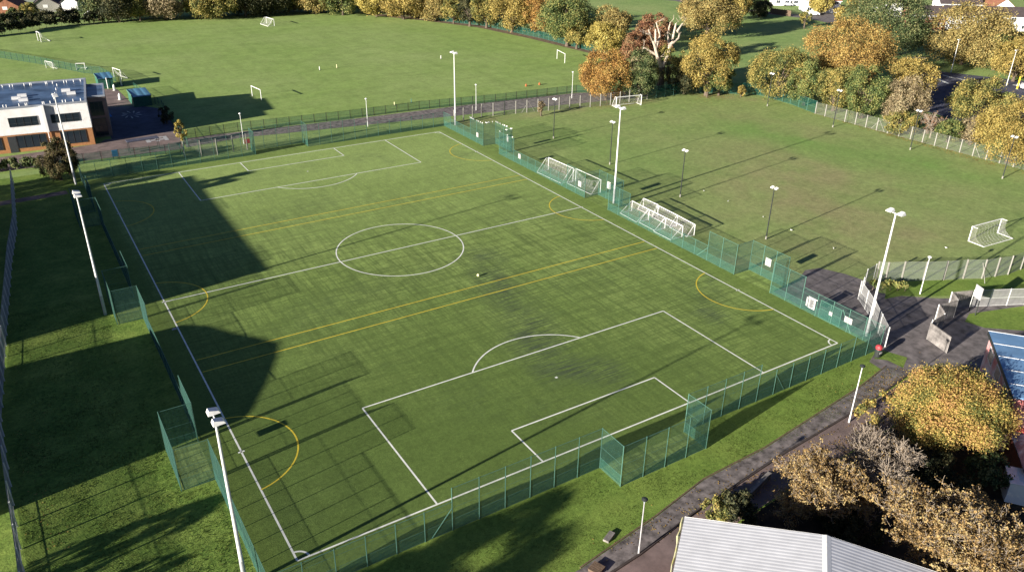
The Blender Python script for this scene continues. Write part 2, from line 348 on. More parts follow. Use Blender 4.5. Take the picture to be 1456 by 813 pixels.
LW = .085
def hline(mb, x0, x1, y, w=LW): mb.poly([(x0,y-w),(x1,y-w),(x1,y+w),(x0,y+w)], .006)
def vline(mb, x, y0, y1, w=LW): mb.poly([(x-w,y0),(x+w,y0),(x+w,y1),(x-w,y1)], .0065)
def arc(mb, cx, cy, r, a0, a1, n=40, w=LW, z=.007):
    for i in range(n):
        t0 = R_(a0+(a1-a0)*i/n); t1 = R_(a0+(a1-a0)*(i+1)/n)
        mb.add([(cx+(r-w)*math.cos(t0),cy+(r-w)*math.sin(t0),z),(cx+(r+w)*math.cos(t0),cy+(r+w)*math.sin(t0),z),(cx+(r+w)*math.cos(t1),cy+(r+w)*math.sin(t1),z),(cx+(r-w)*math.cos(t1),cy+(r-w)*math.sin(t1),z)], [(0,1,2,3)])
mb = MB()
for s in (-1, 1):
    hline(mb, -hx, hx, s*hy); vline(mb, s*hx, -hy, hy)
    hline(mb, -20.16, 20.16, s*(hy-16.5)); hline(mb, -9.16, 9.16, s*(hy-5.5))
    for k in (-1, 1):
        vline(mb, k*20.16, min(s*hy, s*(hy-16.5)), max(s*hy, s*(hy-16.5))); vline(mb, k*9.16, min(s*hy, s*(hy-5.5)), max(s*hy, s*(hy-5.5)))
        a = {(-1,-1):0, (1,-1):90, (1,1):180, (-1,1):270}[(k,s)]; arc(mb, k*hx, s*hy, 1.0, a, a+90, 10)
    b0 = math.degrees(math.asin(5.5/9.15))
    arc(mb, 0, s*(hy-11), 9.15, (180+b0) if s > 0 else b0, (360-b0) if s > 0 else 180-b0)
    mb.poly([(-.14,s*(hy-11)-.14),(.14,s*(hy-11)-.14),(.14,s*(hy-11)+.14),(-.14,s*(hy-11)+.14)], .007)
hline(mb, -hx, hx, 0); arc(mb, 0, 0, 9.15, 0, 360, 90)
for s in (-1, 1):
    for y in (-34.75, 0, 34.6): vline(mb, s*(hx), y-.1, y+.1, .3)
struct('white_line_markings', mb, M['line_white'])
mb = MB()
for y in (16.0, 18.5, -16.15, -18.95): hline(mb, -hx+.2, hx-.2, y, .07)
for s in (-1, 1):
    for y in (-34.8, -.1, 34.6):
        cx = s*(hx+1.1); al = math.degrees(math.asin(6.1/6.2))
        arc(mb, cx, y, 6.2, (180-al) if s > 0 else -al, (180+al) if s > 0 else al, 36, .075)
struct('yellow_line_markings', mb, M['line_yellow'])

# paths and yards
PT = 'asphalt'
struct('field_path', MB().poly([(-15,71.6),(-15.6,65.2),(-4.8,66.6),(18.1,63.4),(42,60.0),(60,57.8),(72.1,55.6),(92,52.5),(94,57.5),(78.8,64.3),(60,66.3),(44.4,67.6),(20.3,68.9),(-3.8,71.0)], .002), M['asphalt_path'])
struct('gate_yard', MB().poly([(42.37, -36.56), (45.28, -35.19), (47.55, -35.74), (49.03, -38.70), (49.80, -42.19), (48.20, -44.87), (50.13, -47.17), (53.19, -49.68), (56.56, -51.68), (70,-60.5), (80,-66), (80,-72), (50,-62), (40,-62.5), (33.19, -59.25), (31.73, -58.70), (32.22, -55.13), (34.6,-54.2), (36.2,-52), (36.2,-37.5)], .004), M['asphalt'])
struct('island_verge', MB().poly([(52.97, -54.42), (50.58, -55.31), (51.16, -57.49), (54.65, -60.37), (70,-66), (72,-62), (61.6,-57.0)], .010), m_strip)
struct('worn_patch', MB().poly([(35.62, -54.15), (36.77, -56.81), (34.34, -57.94), (34.28, -56.02), (33.23, -55.04)], .0085), m_lawn)
struct('grass_path', MB().poly([(-60,-63.9),(-13.9,-62.9),(-5.1,-61.6),(1.9,-60.2),(10.2,-59.9),(27.2,-57.9),(33.0,-56.8),(35.2,-58.9),(25,-60.2),(11,-61.3),(-2.4,-62.9),(-9.1,-64.1),(-14,-64.6),(-60,-66)], .003), M['asphalt_path'])
struct('lower_path', MB().poly([(-60,-66.2),(-14,-64.8),(-9.1,-64.3),(-2.4,-63.1),(11,-61.5),(25,-60.4),(34,-59.4),(34,-63.5),(8,-65),(0.7,-65.6),(-9,-68.6),(-60,-72)], .0015), M['asphalt_brown'])
mb = MB(); pl = [(-14,-64.7),(-9.1,-64.2),(-2.4,-63.0),(11,-61.4),(25,-60.3),(35,-58.9)]
for a, b in zip(pl, pl[1:]): mb.bar((*a, .03), (*b, .03), .2)
struct('path_kerb', mb, M['kerb'])
mb = MB(); pl = [(-13.9,-62.8),(-5.1,-61.5),(1.9,-60.1),(10.2,-59.8),(27.2,-57.8),(33.0,-56.7)]
for a, b in zip(pl, pl[1:]): mb.bar((*a, 0), (*b, 0), .12)
struct('path_edging', mb, M['timber'])
struct('lawn_path', MB().poly([(-64,46.0),(-47,47.8),(-38.3,48.3),(-38.5,50.2),(-47,49.9),(-64,48.6)], .002), M['asphalt_brown'])
struct('school_paving', MB().poly([(-62,66.5),(-40,66.4),(-28,65.5),(-16.2,64.6),(-14.4,78),(-28.4,78.6),(-30,76.2),(-62,75.8)], .003), M['asphalt_brown'])
struct('playground', MB().poly([(-27.2,78.2),(-14.3,77.9),(-13.9,98.5),(-18.6,104.9),(-25,104.9),(-27.2,92)], .0045), M['asphalt_blue'])
struct('back_terrace', MB().poly([(-27,105),(-18.8,105),(-19.5,123),(-24,126),(-29,126),(-30,98),(-27,98)], .0035), M['asphalt_brown'])
mb = MB()
for i in range(9):
    t = i*40; c = (-20.56, 96.26); mb.poly([(c[0]+2.2*math.cos(R_(t+k))*q, c[1]+3.6*math.sin(R_(t+k))*q) for k, q in ((0,.35),(14,.8),(20,1),(26,.8))], .011)
struct('playground_markings', mb, M['sign_white'])
mb = MB(); a = (-21.38, 74.41); b = (-17.85, 75.25)
for i in range(5):
    for j in range(4):
        if (i+j) % 2 == 0 or i in (0, 4): mb.poly([(-21.6+i*.85,72.2+j*.8),(-21.6+i*.85+.8,72.2+j*.8),(-21.6+i*.85+.8,72.95+j*.8),(-21.6+i*.85,72.95+j*.8)], .012)
struct('hopscotch_markings', mb, M['sign_white'])
struct('car_park', MB().poly([(138,-12),(141,12),(158,24),(172,40),(186,34),(196,14),(196,-22),(165,-30)], .002), M['asphalt_blue'])
mb = MB()
for (a, b, wd) in (((178.30, 33.19), (173.25, 24.09), .45), ((181.89, 31.22), (180.63, 20.98), .25), ((180.91, 28.70), (182.51, 20.91), .35), ((187.43, 14.39), (188.48, 11.95), .4)):
    d = (Vector((*b,0))-Vector((*a,0))).normalized(); n = Vector((-d.y,d.x,0))*wd
    mb.quad((a[0]-n.x,a[1]-n.y,.01),(b[0]-n.x,b[1]-n.y,.01),(b[0]+n.x,b[1]+n.y,.01),(a[0]+n.x,a[1]+n.y,.01))
struct('car_park_markings', mb, M['line_white'])
struct('park_road', MB().poly([(212.02, 145.43), (222.83, 144.23), (227.24, 131.40), (231.44, 119.14), (228.19, 100.16), (240,80), (262,70), (290,110), (250,128), (238.21, 124.76), (233.84, 135.41), (228.15, 149.27), (228.13, 174.19), (226.42, 190.55), (205.88, 200.68), (219.08, 182.47)], .003), M['asphalt'])
struct('field_margin', MB().poly([(112.8,102),(110.4,133),(105.6,162),(95,185),(82,206.5),(82.8,208.2),(85,210),(99,188.5),(110,164),(115,133),(116,102)], .003), M['soil'])
struct('tree_bed', MB().poly([(0.7,-65.8),(8,-65.2),(34,-63.6),(40,-62.6),(42,-66),(24,-80),(10,-92),(-6,-90),(8,-76)], .006), mat('leaf_litter', (.05,.035,.02), .95, .4, 1.2, bump=.5))

# ------------------------------------------------------------------ welded mesh fences around the pitch
_pc = {}
def panel_mesh(ln, h, kind='pitch'):
    k = (round(ln, 2), h, kind)
    if k in _pc: return _pc[k]
    mb = MB()
    if kind == 'pitch':
        d = min(1.2, h); mb.cur = 0; mb.quad((0,0,.05),(ln,0,.05),(ln,0,d),(0,0,d))
        if h > d: mb.cur = 1; mb.quad((0,0,d),(ln,0,d),(ln,0,h),(0,0,h))
        mb.cur = 2; n = max(2, int(ln/.1))
        for i in range(n):
            x = ln*(i+.5)/n; mb.add([(x-.005,-.004,.05),(x+.005,-.004,.05),(x,.006,.05),(x-.005,-.004,h),(x+.005,-.004,h),(x,.006,h)], [(0,1,4,3),(1,2,5,4),(2,0,3,5)])
        mb.cur = 3
        for z in [q for q in (.07, 1.2, 2.4, h) if q <= h]: mb.bar((0,0,z),(ln,0,z),.034 if z == h else .016)
        me = mb.mesh('mesh_panel', [M['mesh_low'], M['mesh_top'], M['wire'], M['green_post']])
    else:
        sm, rm = {'chain': ('chainlink','concrete'), 'pale': ('pale_chainlink','concrete'), 'green': ('green_chainlink','green_post'), 'faint': ('faint_mesh','dull_post'), 'security': ('grey_security','white_steel'), 'rail': ('green_chainlink','black_steel')}[kind]
        mb.cur = 0; mb.quad((0,0,.03),(ln,0,.03),(ln,0,h),(0,0,h)); mb.cur = 1
        for z in (.1, h*.5, h-.03): mb.bar((0,0,z),(ln,0,z),.012 if kind in ('chain','pale') else .03)
        me = mb.mesh('mesh_panel', [M[sm], M[rm]])
    _pc[k] = me; return me
def post_mesh(h, kind='pitch'):
    k = ('post', h, kind)
    if k in _pc: return _pc[k]
    mb = MB()
    if kind == 'pitch': mb.box(-.03,-.035,0,.03,.035,h+.06)
    elif kind in ('chain','pale'):
        mb.box(-.085,-.085,0,.085,.085,h); mb.box(-.07,-.07,h,.07,.07,h+.05)
    else: mb.box(-.045,-.045,0,.045,.045,h+.05)
    me = mb.mesh('post', M[{'pitch':'green_post','chain':'concrete','pale':'concrete','green':'green_post','faint':'dull_post','security':'white_steel','rail':'black_steel'}[kind]])
    _pc[k] = me; return me
def fence(name, label, pts, kind, h=None, bay=2.54, group=None, cat='fence', braces=()):
    """pts: (x, y) or (x, y, height of the run that starts here)"""
    b = pts[0]; root = thing(name, label, cat, (b[0], b[1], 0), 0, group); last = None
    for a, c in zip(pts, pts[1:]):
        hh = a[2] if len(a) > 2 else h
        dx, dy = c[0]-a[0], c[1]-a[1]; ln = math.hypot(dx, dy); n = max(1, int(round(ln/bay))); rz = math.atan2(dy, dx)
        for i in range(n):
            q = (a[0]+dx*i/n-b[0], a[1]+dy*i/n-b[1], 0)
            ph = hh if (i or last is None) else max(hh, last)
            link('post', post_mesh(ph, kind), root, q, rz)
            link('mesh_panel', panel_mesh(ln/n, hh, kind), root, q, rz)
        last = hh
    e = pts[-1]; link('post', post_mesh(last, kind), root, (e[0]-b[0], e[1]-b[1], 0), rz)
    for (p, q, hh) in braces:
        MB().bar((p[0],p[1],hh),(q[0],q[1],.1),.06).build('brace', M['green_post' if kind in ('pitch','green') else 'concrete'], root, (b[0],b[1],0))
    return root
XF, YF = 35.6, 54.0
TALL, MID, LOW = 4.45, 3.05, 2.3
near = [(-XF,-YF,MID),(-20.5,-YF,TALL),(-5.2,-YF,TALL),(-5.2,-57,TALL),(5.2,-57,TALL),(5.2,-YF,TALL),(15.2,-YF,MID),(XF,-YF)]
fence('mesh_fence', 'tall green welded mesh fence with recessed goal bay along the near goal line', near, 'pitch', group=None,
      braces=[((-20.5,-YF),(-22.4,-YF),2.4), ((17.8,-YF),(19.4,-YF),2.4)])
far = [(-XF,YF,MID),(-20.5,YF,TALL),(-5.2,YF,TALL),(-5.2,57,TALL),(5.2,57,TALL),(5.2,YF,TALL),(15.2,YF,MID),(XF,YF)]
fence('mesh_fence', 'green welded mesh fence behind the far goal line, before the tarmac path', far, 'pitch')
def side(s):
    pts = [(s*XF,-YF,MID),(s*XF,-42.5,TALL),(s*XF,-37.5,TALL),(s*38.5,-37.5,TALL),(s*38.5,-31.1,TALL),(s*XF,-31.1,TALL),(s*XF,-25.8,LOW)]
    pts += [(s*XF,-8.4,TALL),(s*XF,-3.2,TALL),(s*38.5,-3.2,TALL),(s*38.5,3.2,TALL),(s*XF,3.2,TALL),(s*XF,8.4,LOW)]
    pts += [(s*XF,25.7,TALL),(s*XF,31,TALL),(s*38.5,31,TALL),(s*38.5,37.2,TALL),(s*XF,37.2,TALL),(s*XF,42.4,LOW),(s*XF,51,MID),(s*XF,YF)]
    return pts
SR = side(1)
fence('mesh_fence', 'green mesh fence with stepped bays along the touchline beside the parked goals', SR, 'pitch', braces=[((XF,-25.8),(XF,-23.9),2.0), ((XF,-48.4),(XF,-50.0),2.6), ((XF,8.4),(XF,10.0),2.0)])
fence('mesh_fence', 'shaded green mesh fence with stepped bays along the touchline beside the rough lawn', side(-1), 'pitch', braces=[((-XF,-25.8),(-XF,-23.9),2.0)])
# the pedestrian gate leaf hung in the fence by the yard
gt = thing('pitch_gate', 'green framed mesh gate with small white notice, in the fence beside the yard', 'gate', (XF+.09,-48.3,0))
mb = MB()
for y in (0.06, 1.55, 3.1): mb.bar((0,y,.1),(0,y,2.45),.07)
for z in (.12, 1.3, 2.42): mb.bar((0,.06,z),(0,3.1,z),.06)
mb.build('gate_frame', M['green_post'], gt)
MB().quad((0,.06,.12),(0,3.1,.12),(0,3.1,2.42),(0,.06,2.42)).build('mesh_panel', M['mesh_low'], gt)

def board(label, at, rz, wd, ht, z0, ink='ink', lines=5, name='notice_board', both=False, cat='sign'):
    root = thing(name, label, cat, (at[0], at[1], z0), rz)
    MB().box(-wd/2,-.012,0,wd/2,.012,ht).build('board_panel', M['sign_white'], root)
    mb = MB()
    for i in range(lines):
        z = ht*(.86-.72*i/max(1,lines-1)); k = .38 if i % 2 == 0 else .3
        mb.box(-wd*k,-.016,z-ht*.03,wd*(k-.08*(i%3)),-.0125,z+ht*.03)
    mb.build('lettering', M[ink], root); return root
# boards hang on the outer or inner face; normal -Y of the board turned to the pitch (rz = -90deg looks to -X)
RZ = R_(-90)
board('small white notice with red print on the fence bay nearest the far corner floodlight', (XF-.08,39.4), RZ, .75,.9,1.3, 'ink_red', 4)
board('white notice on the back wall of the far touchline recess, below perched gulls', (38.5-.08,32.6), RZ, .75,1.1,1.7, 'ink', 4)
board('white notice with red print on low fence just past the far touchline recess', (XF-.08,23.6), RZ, .75,.9,1.2, 'ink_red', 4)
board('white notice with red print hanging on fence before the drooping goal net', (XF-.08,4.6), RZ, .8,.95,1.6, 'ink_red', 4)
board('tall white notice with dark print on the recess beside the central floodlight pole', (38.5-.08,.4), RZ, .9,1.2,2.0, 'ink', 3)
board('square white notice on the back wall of the recess next to the tarmac yard', (38.5-.08,-34.2), RZ, .95,1.1,1.9, 'ink', 3)
board('small white notice on the mesh pedestrian gate', (XF-.06,-46.9), RZ, .45,.5,1.1, 'ink', 2)
board('wide white notice with red print on the fence between the gate and corner floodlight', (XF-.08,-49.4), RZ, 1.05,.75,1.25, 'ink_red', 5)
board('white notice seen edge on, on the shaded recess back wall by the close corner floodlight', (-38.4,-34.0), R_(90), .95,.75,1.9, 'ink', 3)
nb = board('large white rules board with dense print on the fence before the gate', (XF-.1,-44.1), RZ, 1.0,1.35,.75, 'ink', 9)
MB().box(-.62,-.03,1.38,.75,.03,1.52).build('header_strip', M['sign_white'], nb)
MB().box(-.86,-.012,.1,-.62,.012,1.3).build('side_strip', M['sign_white'], nb)

# ------------------------------------------------------------------ outer fences
fence('boundary_fence', 'chain link fence on pale concrete posts between the path and the training field', [(38.6,54.9),(46.4,56.4),(60,54.0),(78.4,50.4),(90,50.6)], 'chain', 2.9, 2.75,
      braces=[((57.6,54.4),(56.0,54.7),2.5), ((57.6,54.4),(59.2,54.1),2.5)])
fence('boundary_fence', 'dark green fence under the orange trees at the corner of the training field', [(90,50.6),(104,50.4),(112,45),(117.8,39.8),(117.6,30),(115.6,20.9)], 'green', 2.9, 2.75)
fence('boundary_fence', 'long chain link fence on white concrete posts in front of the golden tree row', [(115.5,20.8),(115.9,2),(116.6,-14),(117,-30),(118,-46)], 'chain', 2.7, 2.6,
      braces=[((115.8,4.3),(115.8,6.0),2.3), ((115.8,4.3),(115.7,2.6),2.3), ((116.6,-16.6),(116.6,-18.2),2.3)])
fence('boundary_fence', 'pale chain link fence with white posts behind the netted goal near the yard', [(50.9,-42.3),(51.82, -43.14),(53.93, -44.13),(56.52, -45.67),(59.16, -46.97),(61.93, -48.11),(64.21, -49.45),(68.6,-50.6),(75,-50.6),(84,-49)], 'pale', 2.85, 2.75,
      braces=[((63.79, -49.21), (62.85, -50.65), 2.4)])
fence('path_fence', 'thin dark green railing along the field edge of the tarmac path', [(-15.3,70.8),(-3.8,71.4),(20.3,69.4),(37,68.9),(44.4,68.0),(56,66.4),(78.8,64.7),(92,58.2)], 'rail', 1.9, 2.7)
fence('school_fence', 'chain link fence on pale posts beside the school path, in front of the saplings', [(-17.29, 58.87),(-14.43, 57.73),(-11.52, 57.27),(-8.37, 57.83),(-5.70, 57.87)], 'chain', 3.2, 9)
fence('school_fence', 'dark low mesh fence between the school paving and the pitch', [(-40,64.5),(-28,63.9),(-17.3,62.3),(-17.3,58.9)], 'rail', 1.9, 2.7)
fence('school_fence', 'green mesh fence running from the playground along the field past the sheds', [(-15.3,64.5),(-14.9,75),(-13.6,98),(-16.0,119.5)], 'faint', 2.0, 2.8)
fence('school_fence', 'green mesh fence crossing the field beyond the school roof', [(-17.5,126),(-20.5,143),(-24.1,146.5),(-32.6,163.7),(-42.1,179.5),(-60,210)], 'faint', 2.0, 2.8)
fence('boundary_fence', 'green mesh fence before the ivy hedge along the far field trees', [(97,188.2),(109.3,163.5),(113.6,133.8),(115.2,104),(112.5,92)], 'green', 2.2, 2.8)
def palisade(name, label, pts, h, key, cat='fence', group=None):
    b = pts[0]; root = thing(name, label, cat, (b[0],b[1],0), 0, group)
    for a, c in zip(pts, pts[1:]):
        dx, dy = c[0]-a[0], c[1]-a[1]; ln = math.hypot(dx,dy); n = max(1, int(round(ln/2.75))); rz = math.atan2(dy,dx)
        for i in range(n):
            q = (a[0]+dx*i/n-b[0], a[1]+dy*i/n-b[1], 0); l1 = ln/n
            k = ('pal', round(l1,2), h, key)
            if k not in _pc:
                mb = MB(); m = max(2, int(l1/.16)); ww = l1/m*(.42 if key == 'pale_steel' else .78)
                for j in range(m):
                    x = l1*(j+.5)/m
                    mb.add([(x-ww/2,-.012,.06),(x+ww/2,-.012,.06),(x+ww/2,-.012,h-.12),(x,-.012,h),(x-ww/2,-.012,h-.12)], [(0,1,2,3,4)])
                    mb.add([(x-ww/2,-.012,.06),(x-ww/2,.02,.06),(x-ww/2,.02,h-.12),(x-ww/2,-.012,h-.12)], [(0,1,2,3)])
                for z in (.4, h-.5): mb.box(0,.022,z-.018,l1,.05,z+.018)
                _pc[k] = mb.mesh('pale_panel', M[key])
            link('pale_panel', _pc[k], root, q, rz)
            link('post', post_mesh(h-.1, 'security'), root, (q[0]-.09*math.sin(rz), q[1]+.09*math.cos(rz), 0), rz)
    return root
M['pale_steel'] = mat('galvanised_steel', (.45,.46,.48), .5, .15, 1.5, metal=.2)
M['warm_steel'] = mat('weathered_galvanised_steel', (.27,.25,.24), .7, .35, .9)
palisade('palisade_fence', 'long pale grey palisade fence edging the rough lawn', [(-45.8,58),(-46.69, 35.18),(-48.06, 22.71),(-49.89, 0.59),(-51.3,-18),(-51.1,-32),(-50.9,-41),(-50.8,-60)], 2.7, 'pale_steel')
fence('security_fence', 'pale grey security mesh fence curving past the corner floodlight into the yard', [(36.6,-54.0),(38.7,-51.6),(40.9,-49.1),(42.6,-46.8),(44.2,-44.6)], 'security', 2.6, 2.9)
fence('security_fence', 'short pale mesh panels set at angles beside the yard bushes', [(45.6,-44.0),(48.2,-42.6),(50.6,-42.2)], 'security', 2.5, 2.6)
palisade('gate_leaf', 'open weathered steel gate leaf lying nearest the golden maple', [(42.46, -55.43), (41.40, -58.69)], 2.3, 'warm_steel', 'gate')
palisade('palisade_fence', 'zigzag weathered steel palisade between the yard and the grass island', [(43.0,-55.4),(45.7,-55.2),(47.2,-53.5),(50.5,-53.9),(51.8,-52.3),(54.6,-53.3)], 2.5, 'warm_steel')
fence('security_fence', 'grey mesh fence along the grass island below the white sign', [(54.8,-53.4),(61.5,-56.7),(72,-62)], 'security', 2.4, 2.6)
bd0 = (-.43, -.9)
sg = thing('sign_board', 'white sign board on two dark posts above the grey fence by the grass island', 'sign', (53.5,-54.5,0))
for s in (-1, 1): MB().box(-.05+s*.6*bd0[0],-.05+s*.6*bd0[1],0,.05+s*.6*bd0[0],.05+s*.6*bd0[1],2.095).build('post', M['black_steel'], sg)
bd = Vector((-.43, -.9, 0)).normalized(); bn_ = Vector((-bd.y, bd.x, 0))*.03; bw = .68; cc = Vector((0,0,0)); q4 = [cc-bd*bw+Vector((0,0,2.1)), cc+bd*bw+Vector((0,0,2.1)), cc+bd*bw+Vector((0,0,3.75)), cc-bd*bw+Vector((0,0,3.75))]
mb = MB(); mb.add([tuple(v+bn_) for v in q4]+[tuple(v-bn_) for v in q4], [(0,1,2,3),(7,6,5,4),(0,4,5,1),(1,5,6,2),(2,6,7,3),(3,7,4,0)])
mb.build('board_panel', M['sign_white'], sg)
bn = thing('litter_bin', 'dark litter bin with rounded red lid outside the fence corner', 'bin', (33.9,-54.9,0))
MB().path([(0,0,0),(0,0,.15),(0,0,.95),(0,0,1.05)], [.3,.34,.36,.33], 12).build('bin_body', M['black_steel'], bn)
MB().path([(0,0,1.06),(0,0,1.25),(0,0,1.45),(0,0,1.55)], [.36,.4,.32,.14], 12).build('bin_lid', M['red_paint'], bn)
MB().box(-.2,-.375,.55,.2,-.34,.8).build('bin_plate', M['sign_white'], bn)

# ------------------------------------------------------------------ floodlights and lamps
def floodlight(label, loc, rz, h, group):
    t = thing('floodlight', label, 'floodlight', (*loc, 0), rz, group)
    MB().tube((0,0,0),(0,0,2.6),.19,.175,12).build('pole_base', M['pale_steel'], t)
    MB().path([(0,0,2.6),(0,0,h*.5),(0,0,h)], [.16,.13,.085], 12).build('pole', M['white_steel'], t)
    MB().tube((-.95,0,h),(.95,0,h),.05).build('crossarm', M['white_steel'], t)
    for s in (-1, 1):
        x = s*.68; hd = MB()
        hd.add([(x-.34,-.34,h+.05),(x+.34,-.34,h+.05),(x+.34,.5,h+.1),(x-.34,.5,h+.1),(x-.22,-.24,h+.4),(x+.22,-.24,h+.4),(x+.28,.38,h+.26),(x-.28,.38,h+.26)],
               [(4,5,6,7),(0,1,5,4),(1,2,6,5),(2,3,7,6),(3,0,4,7)])
        o = hd.build('lamp_head', M['lamp_white'], t)
        MB().quad((x-.32,-.32,h+.045),(x-.32,.48,h+.09),(x+.32,.48,h+.09),(x+.32,-.32,h+.045)).build('lens', M['lamp_glass'], o)
    return t
FG = None
# heads look across the pitch
floodlight('tall white floodlight nearest the grass at the close corner of the lawn', (-36.7,-51.0), R_(-90), 15.5, FG)
floodlight('tall white floodlight halfway along the lawn touchline', (-39.34, 0.23), R_(-90), 15.4, FG)
floodlight('tall floodlight rising before the white school front', (-36.67, 52.79), R_(-90), 15.2, FG)
floodlight('tall white floodlight at the fence corner beside the tarmac yard', (37.0,-51.2), R_(90), 15.6, FG)
floodlight('tall white floodlight standing in the middle touchline recess', (38.32, -1.28), R_(90), 15.9, FG)
floodlight('tall white floodlight at the far fence corner near the path', (38.04, 53.38), R_(90), 15.2, FG)
def twin_lamp(label, loc, h):
    t = thing('field_lamp', label, 'lamp post', (*loc, 0), R_(-90))
    MB().tube((0,0,0),(0,0,.5),.13,.12,10).build('pole_base', M['concrete'], t)
    MB().path([(0,0,.5),(0,0,h*.6),(0,0,h)], [.095,.08,.065], 8).build('pole', M['black_steel'], t)
    MB().tube((-.5,0,h),(.5,0,h),.04).build('crossarm', M['black_steel'], t)
    for s in (-1, 1):
        x = s*.36; o = MB().add([(x-.24,-.22,h+.05),(x+.24,-.22,h+.05),(x+.24,.26,h+.22),(x-.24,.26,h+.22),(x-.2,-.18,h+.2),(x+.2,-.18,h+.2),(x+.2,.15,h+.34),(x-.2,.15,h+.34)],
               [(4,5,6,7),(0,1,5,4),(1,2,6,5),(2,3,7,6),(3,0,4,7)]).build('lamp_head', M['lamp_white'], t)
        MB().quad((x-.22,-.2,h+.055),(x-.22,.24,h+.205),(x+.22,.24,h+.205),(x+.22,-.2,h+.055)).build('lens', M['lamp_glass'], o)
for lb, b, ty in (('black twin lamp post on the training field nearest the path fence', (787,197), 141), ('black twin lamp post on the grass behind the big pair of goals', (867,234), 175),
                  ('black twin lamp post on the grass behind the cluster of small goals', (967,280), 216), ('black twin lamp post on the grass nearest the tarmac yard', (1089,340), 268)): pass
twin_lamp('black twin lamp post on the training field nearest the path fence', (50.91, 34.52), 8.0)
twin_lamp('black twin lamp post on the grass behind the big pair of goals', (50.46, 15.17), 8.0)
twin_lamp('black twin lamp post on the grass behind the cluster of small goals', (50.06, -4.63), 8.0)
twin_lamp('black twin lamp post on the grass nearest the tarmac yard', (48.86, -24.79), 8.0)
twin_lamp('black twin lamp post before the rounded olive tree at the green fence corner', (111.07, 31.30), 7.52)
twin_lamp('black twin lamp post before the bright green tree in the fence row', (109.52, 11.13), 7.90)
twin_lamp('black twin lamp post before the pinkish twiggy shrub in the fence row', (109.49, -7.80), 7.78)
twin_lamp('black twin lamp post before the large gold tree at the end of the fence row', (108.32, -27.39), 7.69)
def path_lamp(label, loc, h, head='lamp_white', rz=0, pole='white_steel'):
    t = thing('path_lamp', label, 'lamp post', (*loc, 0), rz)
    MB().tube((0,0,0),(0,0,.9),.085,.085,10).build('pole_base', M[pole], t)
    MB().path([(0,0,.9),(0,0,h-.1)], [.06,.045], 10).build('pole', M[pole], t)
    o = MB().path([(0,0,h-.12),(0,0,h),(0,0,h+.1),(0,0,h+.2)], [.1,.24,.26,.1], 12).build('lamp_head', M[head], t)
    MB().path([(0,0,h-.22),(0,0,h-.125)], [.07,.1], 10).build('lens', M['lamp_glass'], o)
path_lamp('slim white path lamp beside the school fence and small red sign', (-5.26, 61.91), 6.11)
path_lamp('slim white path lamp midway along the path behind the far goal line', (21.14, 61.65), 5.92)
path_lamp('slim white path lamp just beyond the far corner floodlight', (48.16, 61.99), 5.83)
path_lamp('slim white path lamp beside the bright orange tree', (74.29, 60.41), 6.31)
path_lamp('white lamp post on the verge in front of the pale chain link fence', (52.53, -47.90), 5.30)
path_lamp('white lamp post with dark head beside the small orange shrub', (20.54, -61.37), 6.6, 'black_steel', pole='white_steel')
path_lamp('slim grey lamp post with dark round head beside the corrugated roof', (-9.01, -64.06), 5.6, 'black_steel', pole='pale_steel')
def tall_lamp(label, b, h):
    t = thing('street_lamp', label, 'street lamp', (*b, 0))
    MB().path([(0,0,0),(0,0,h)], [.1,.06], 8).build('pole', M['white_steel'], t)
    MB().box(-.5,-.16,h,.5,.16,h+.16).build('lamp_head', M['lamp_white'], t)
tall_lamp('white lamp post at the car park edge before the broad golden tree', (187.63, 32.27), 9.0)
tall_lamp('white lamp post at the car park edge before the orange tree', (185.04, 14.78), 9.2)
tall_lamp('short pale lamp post standing in the shaded part of the car park', (182.24, 38.42), 2.6)

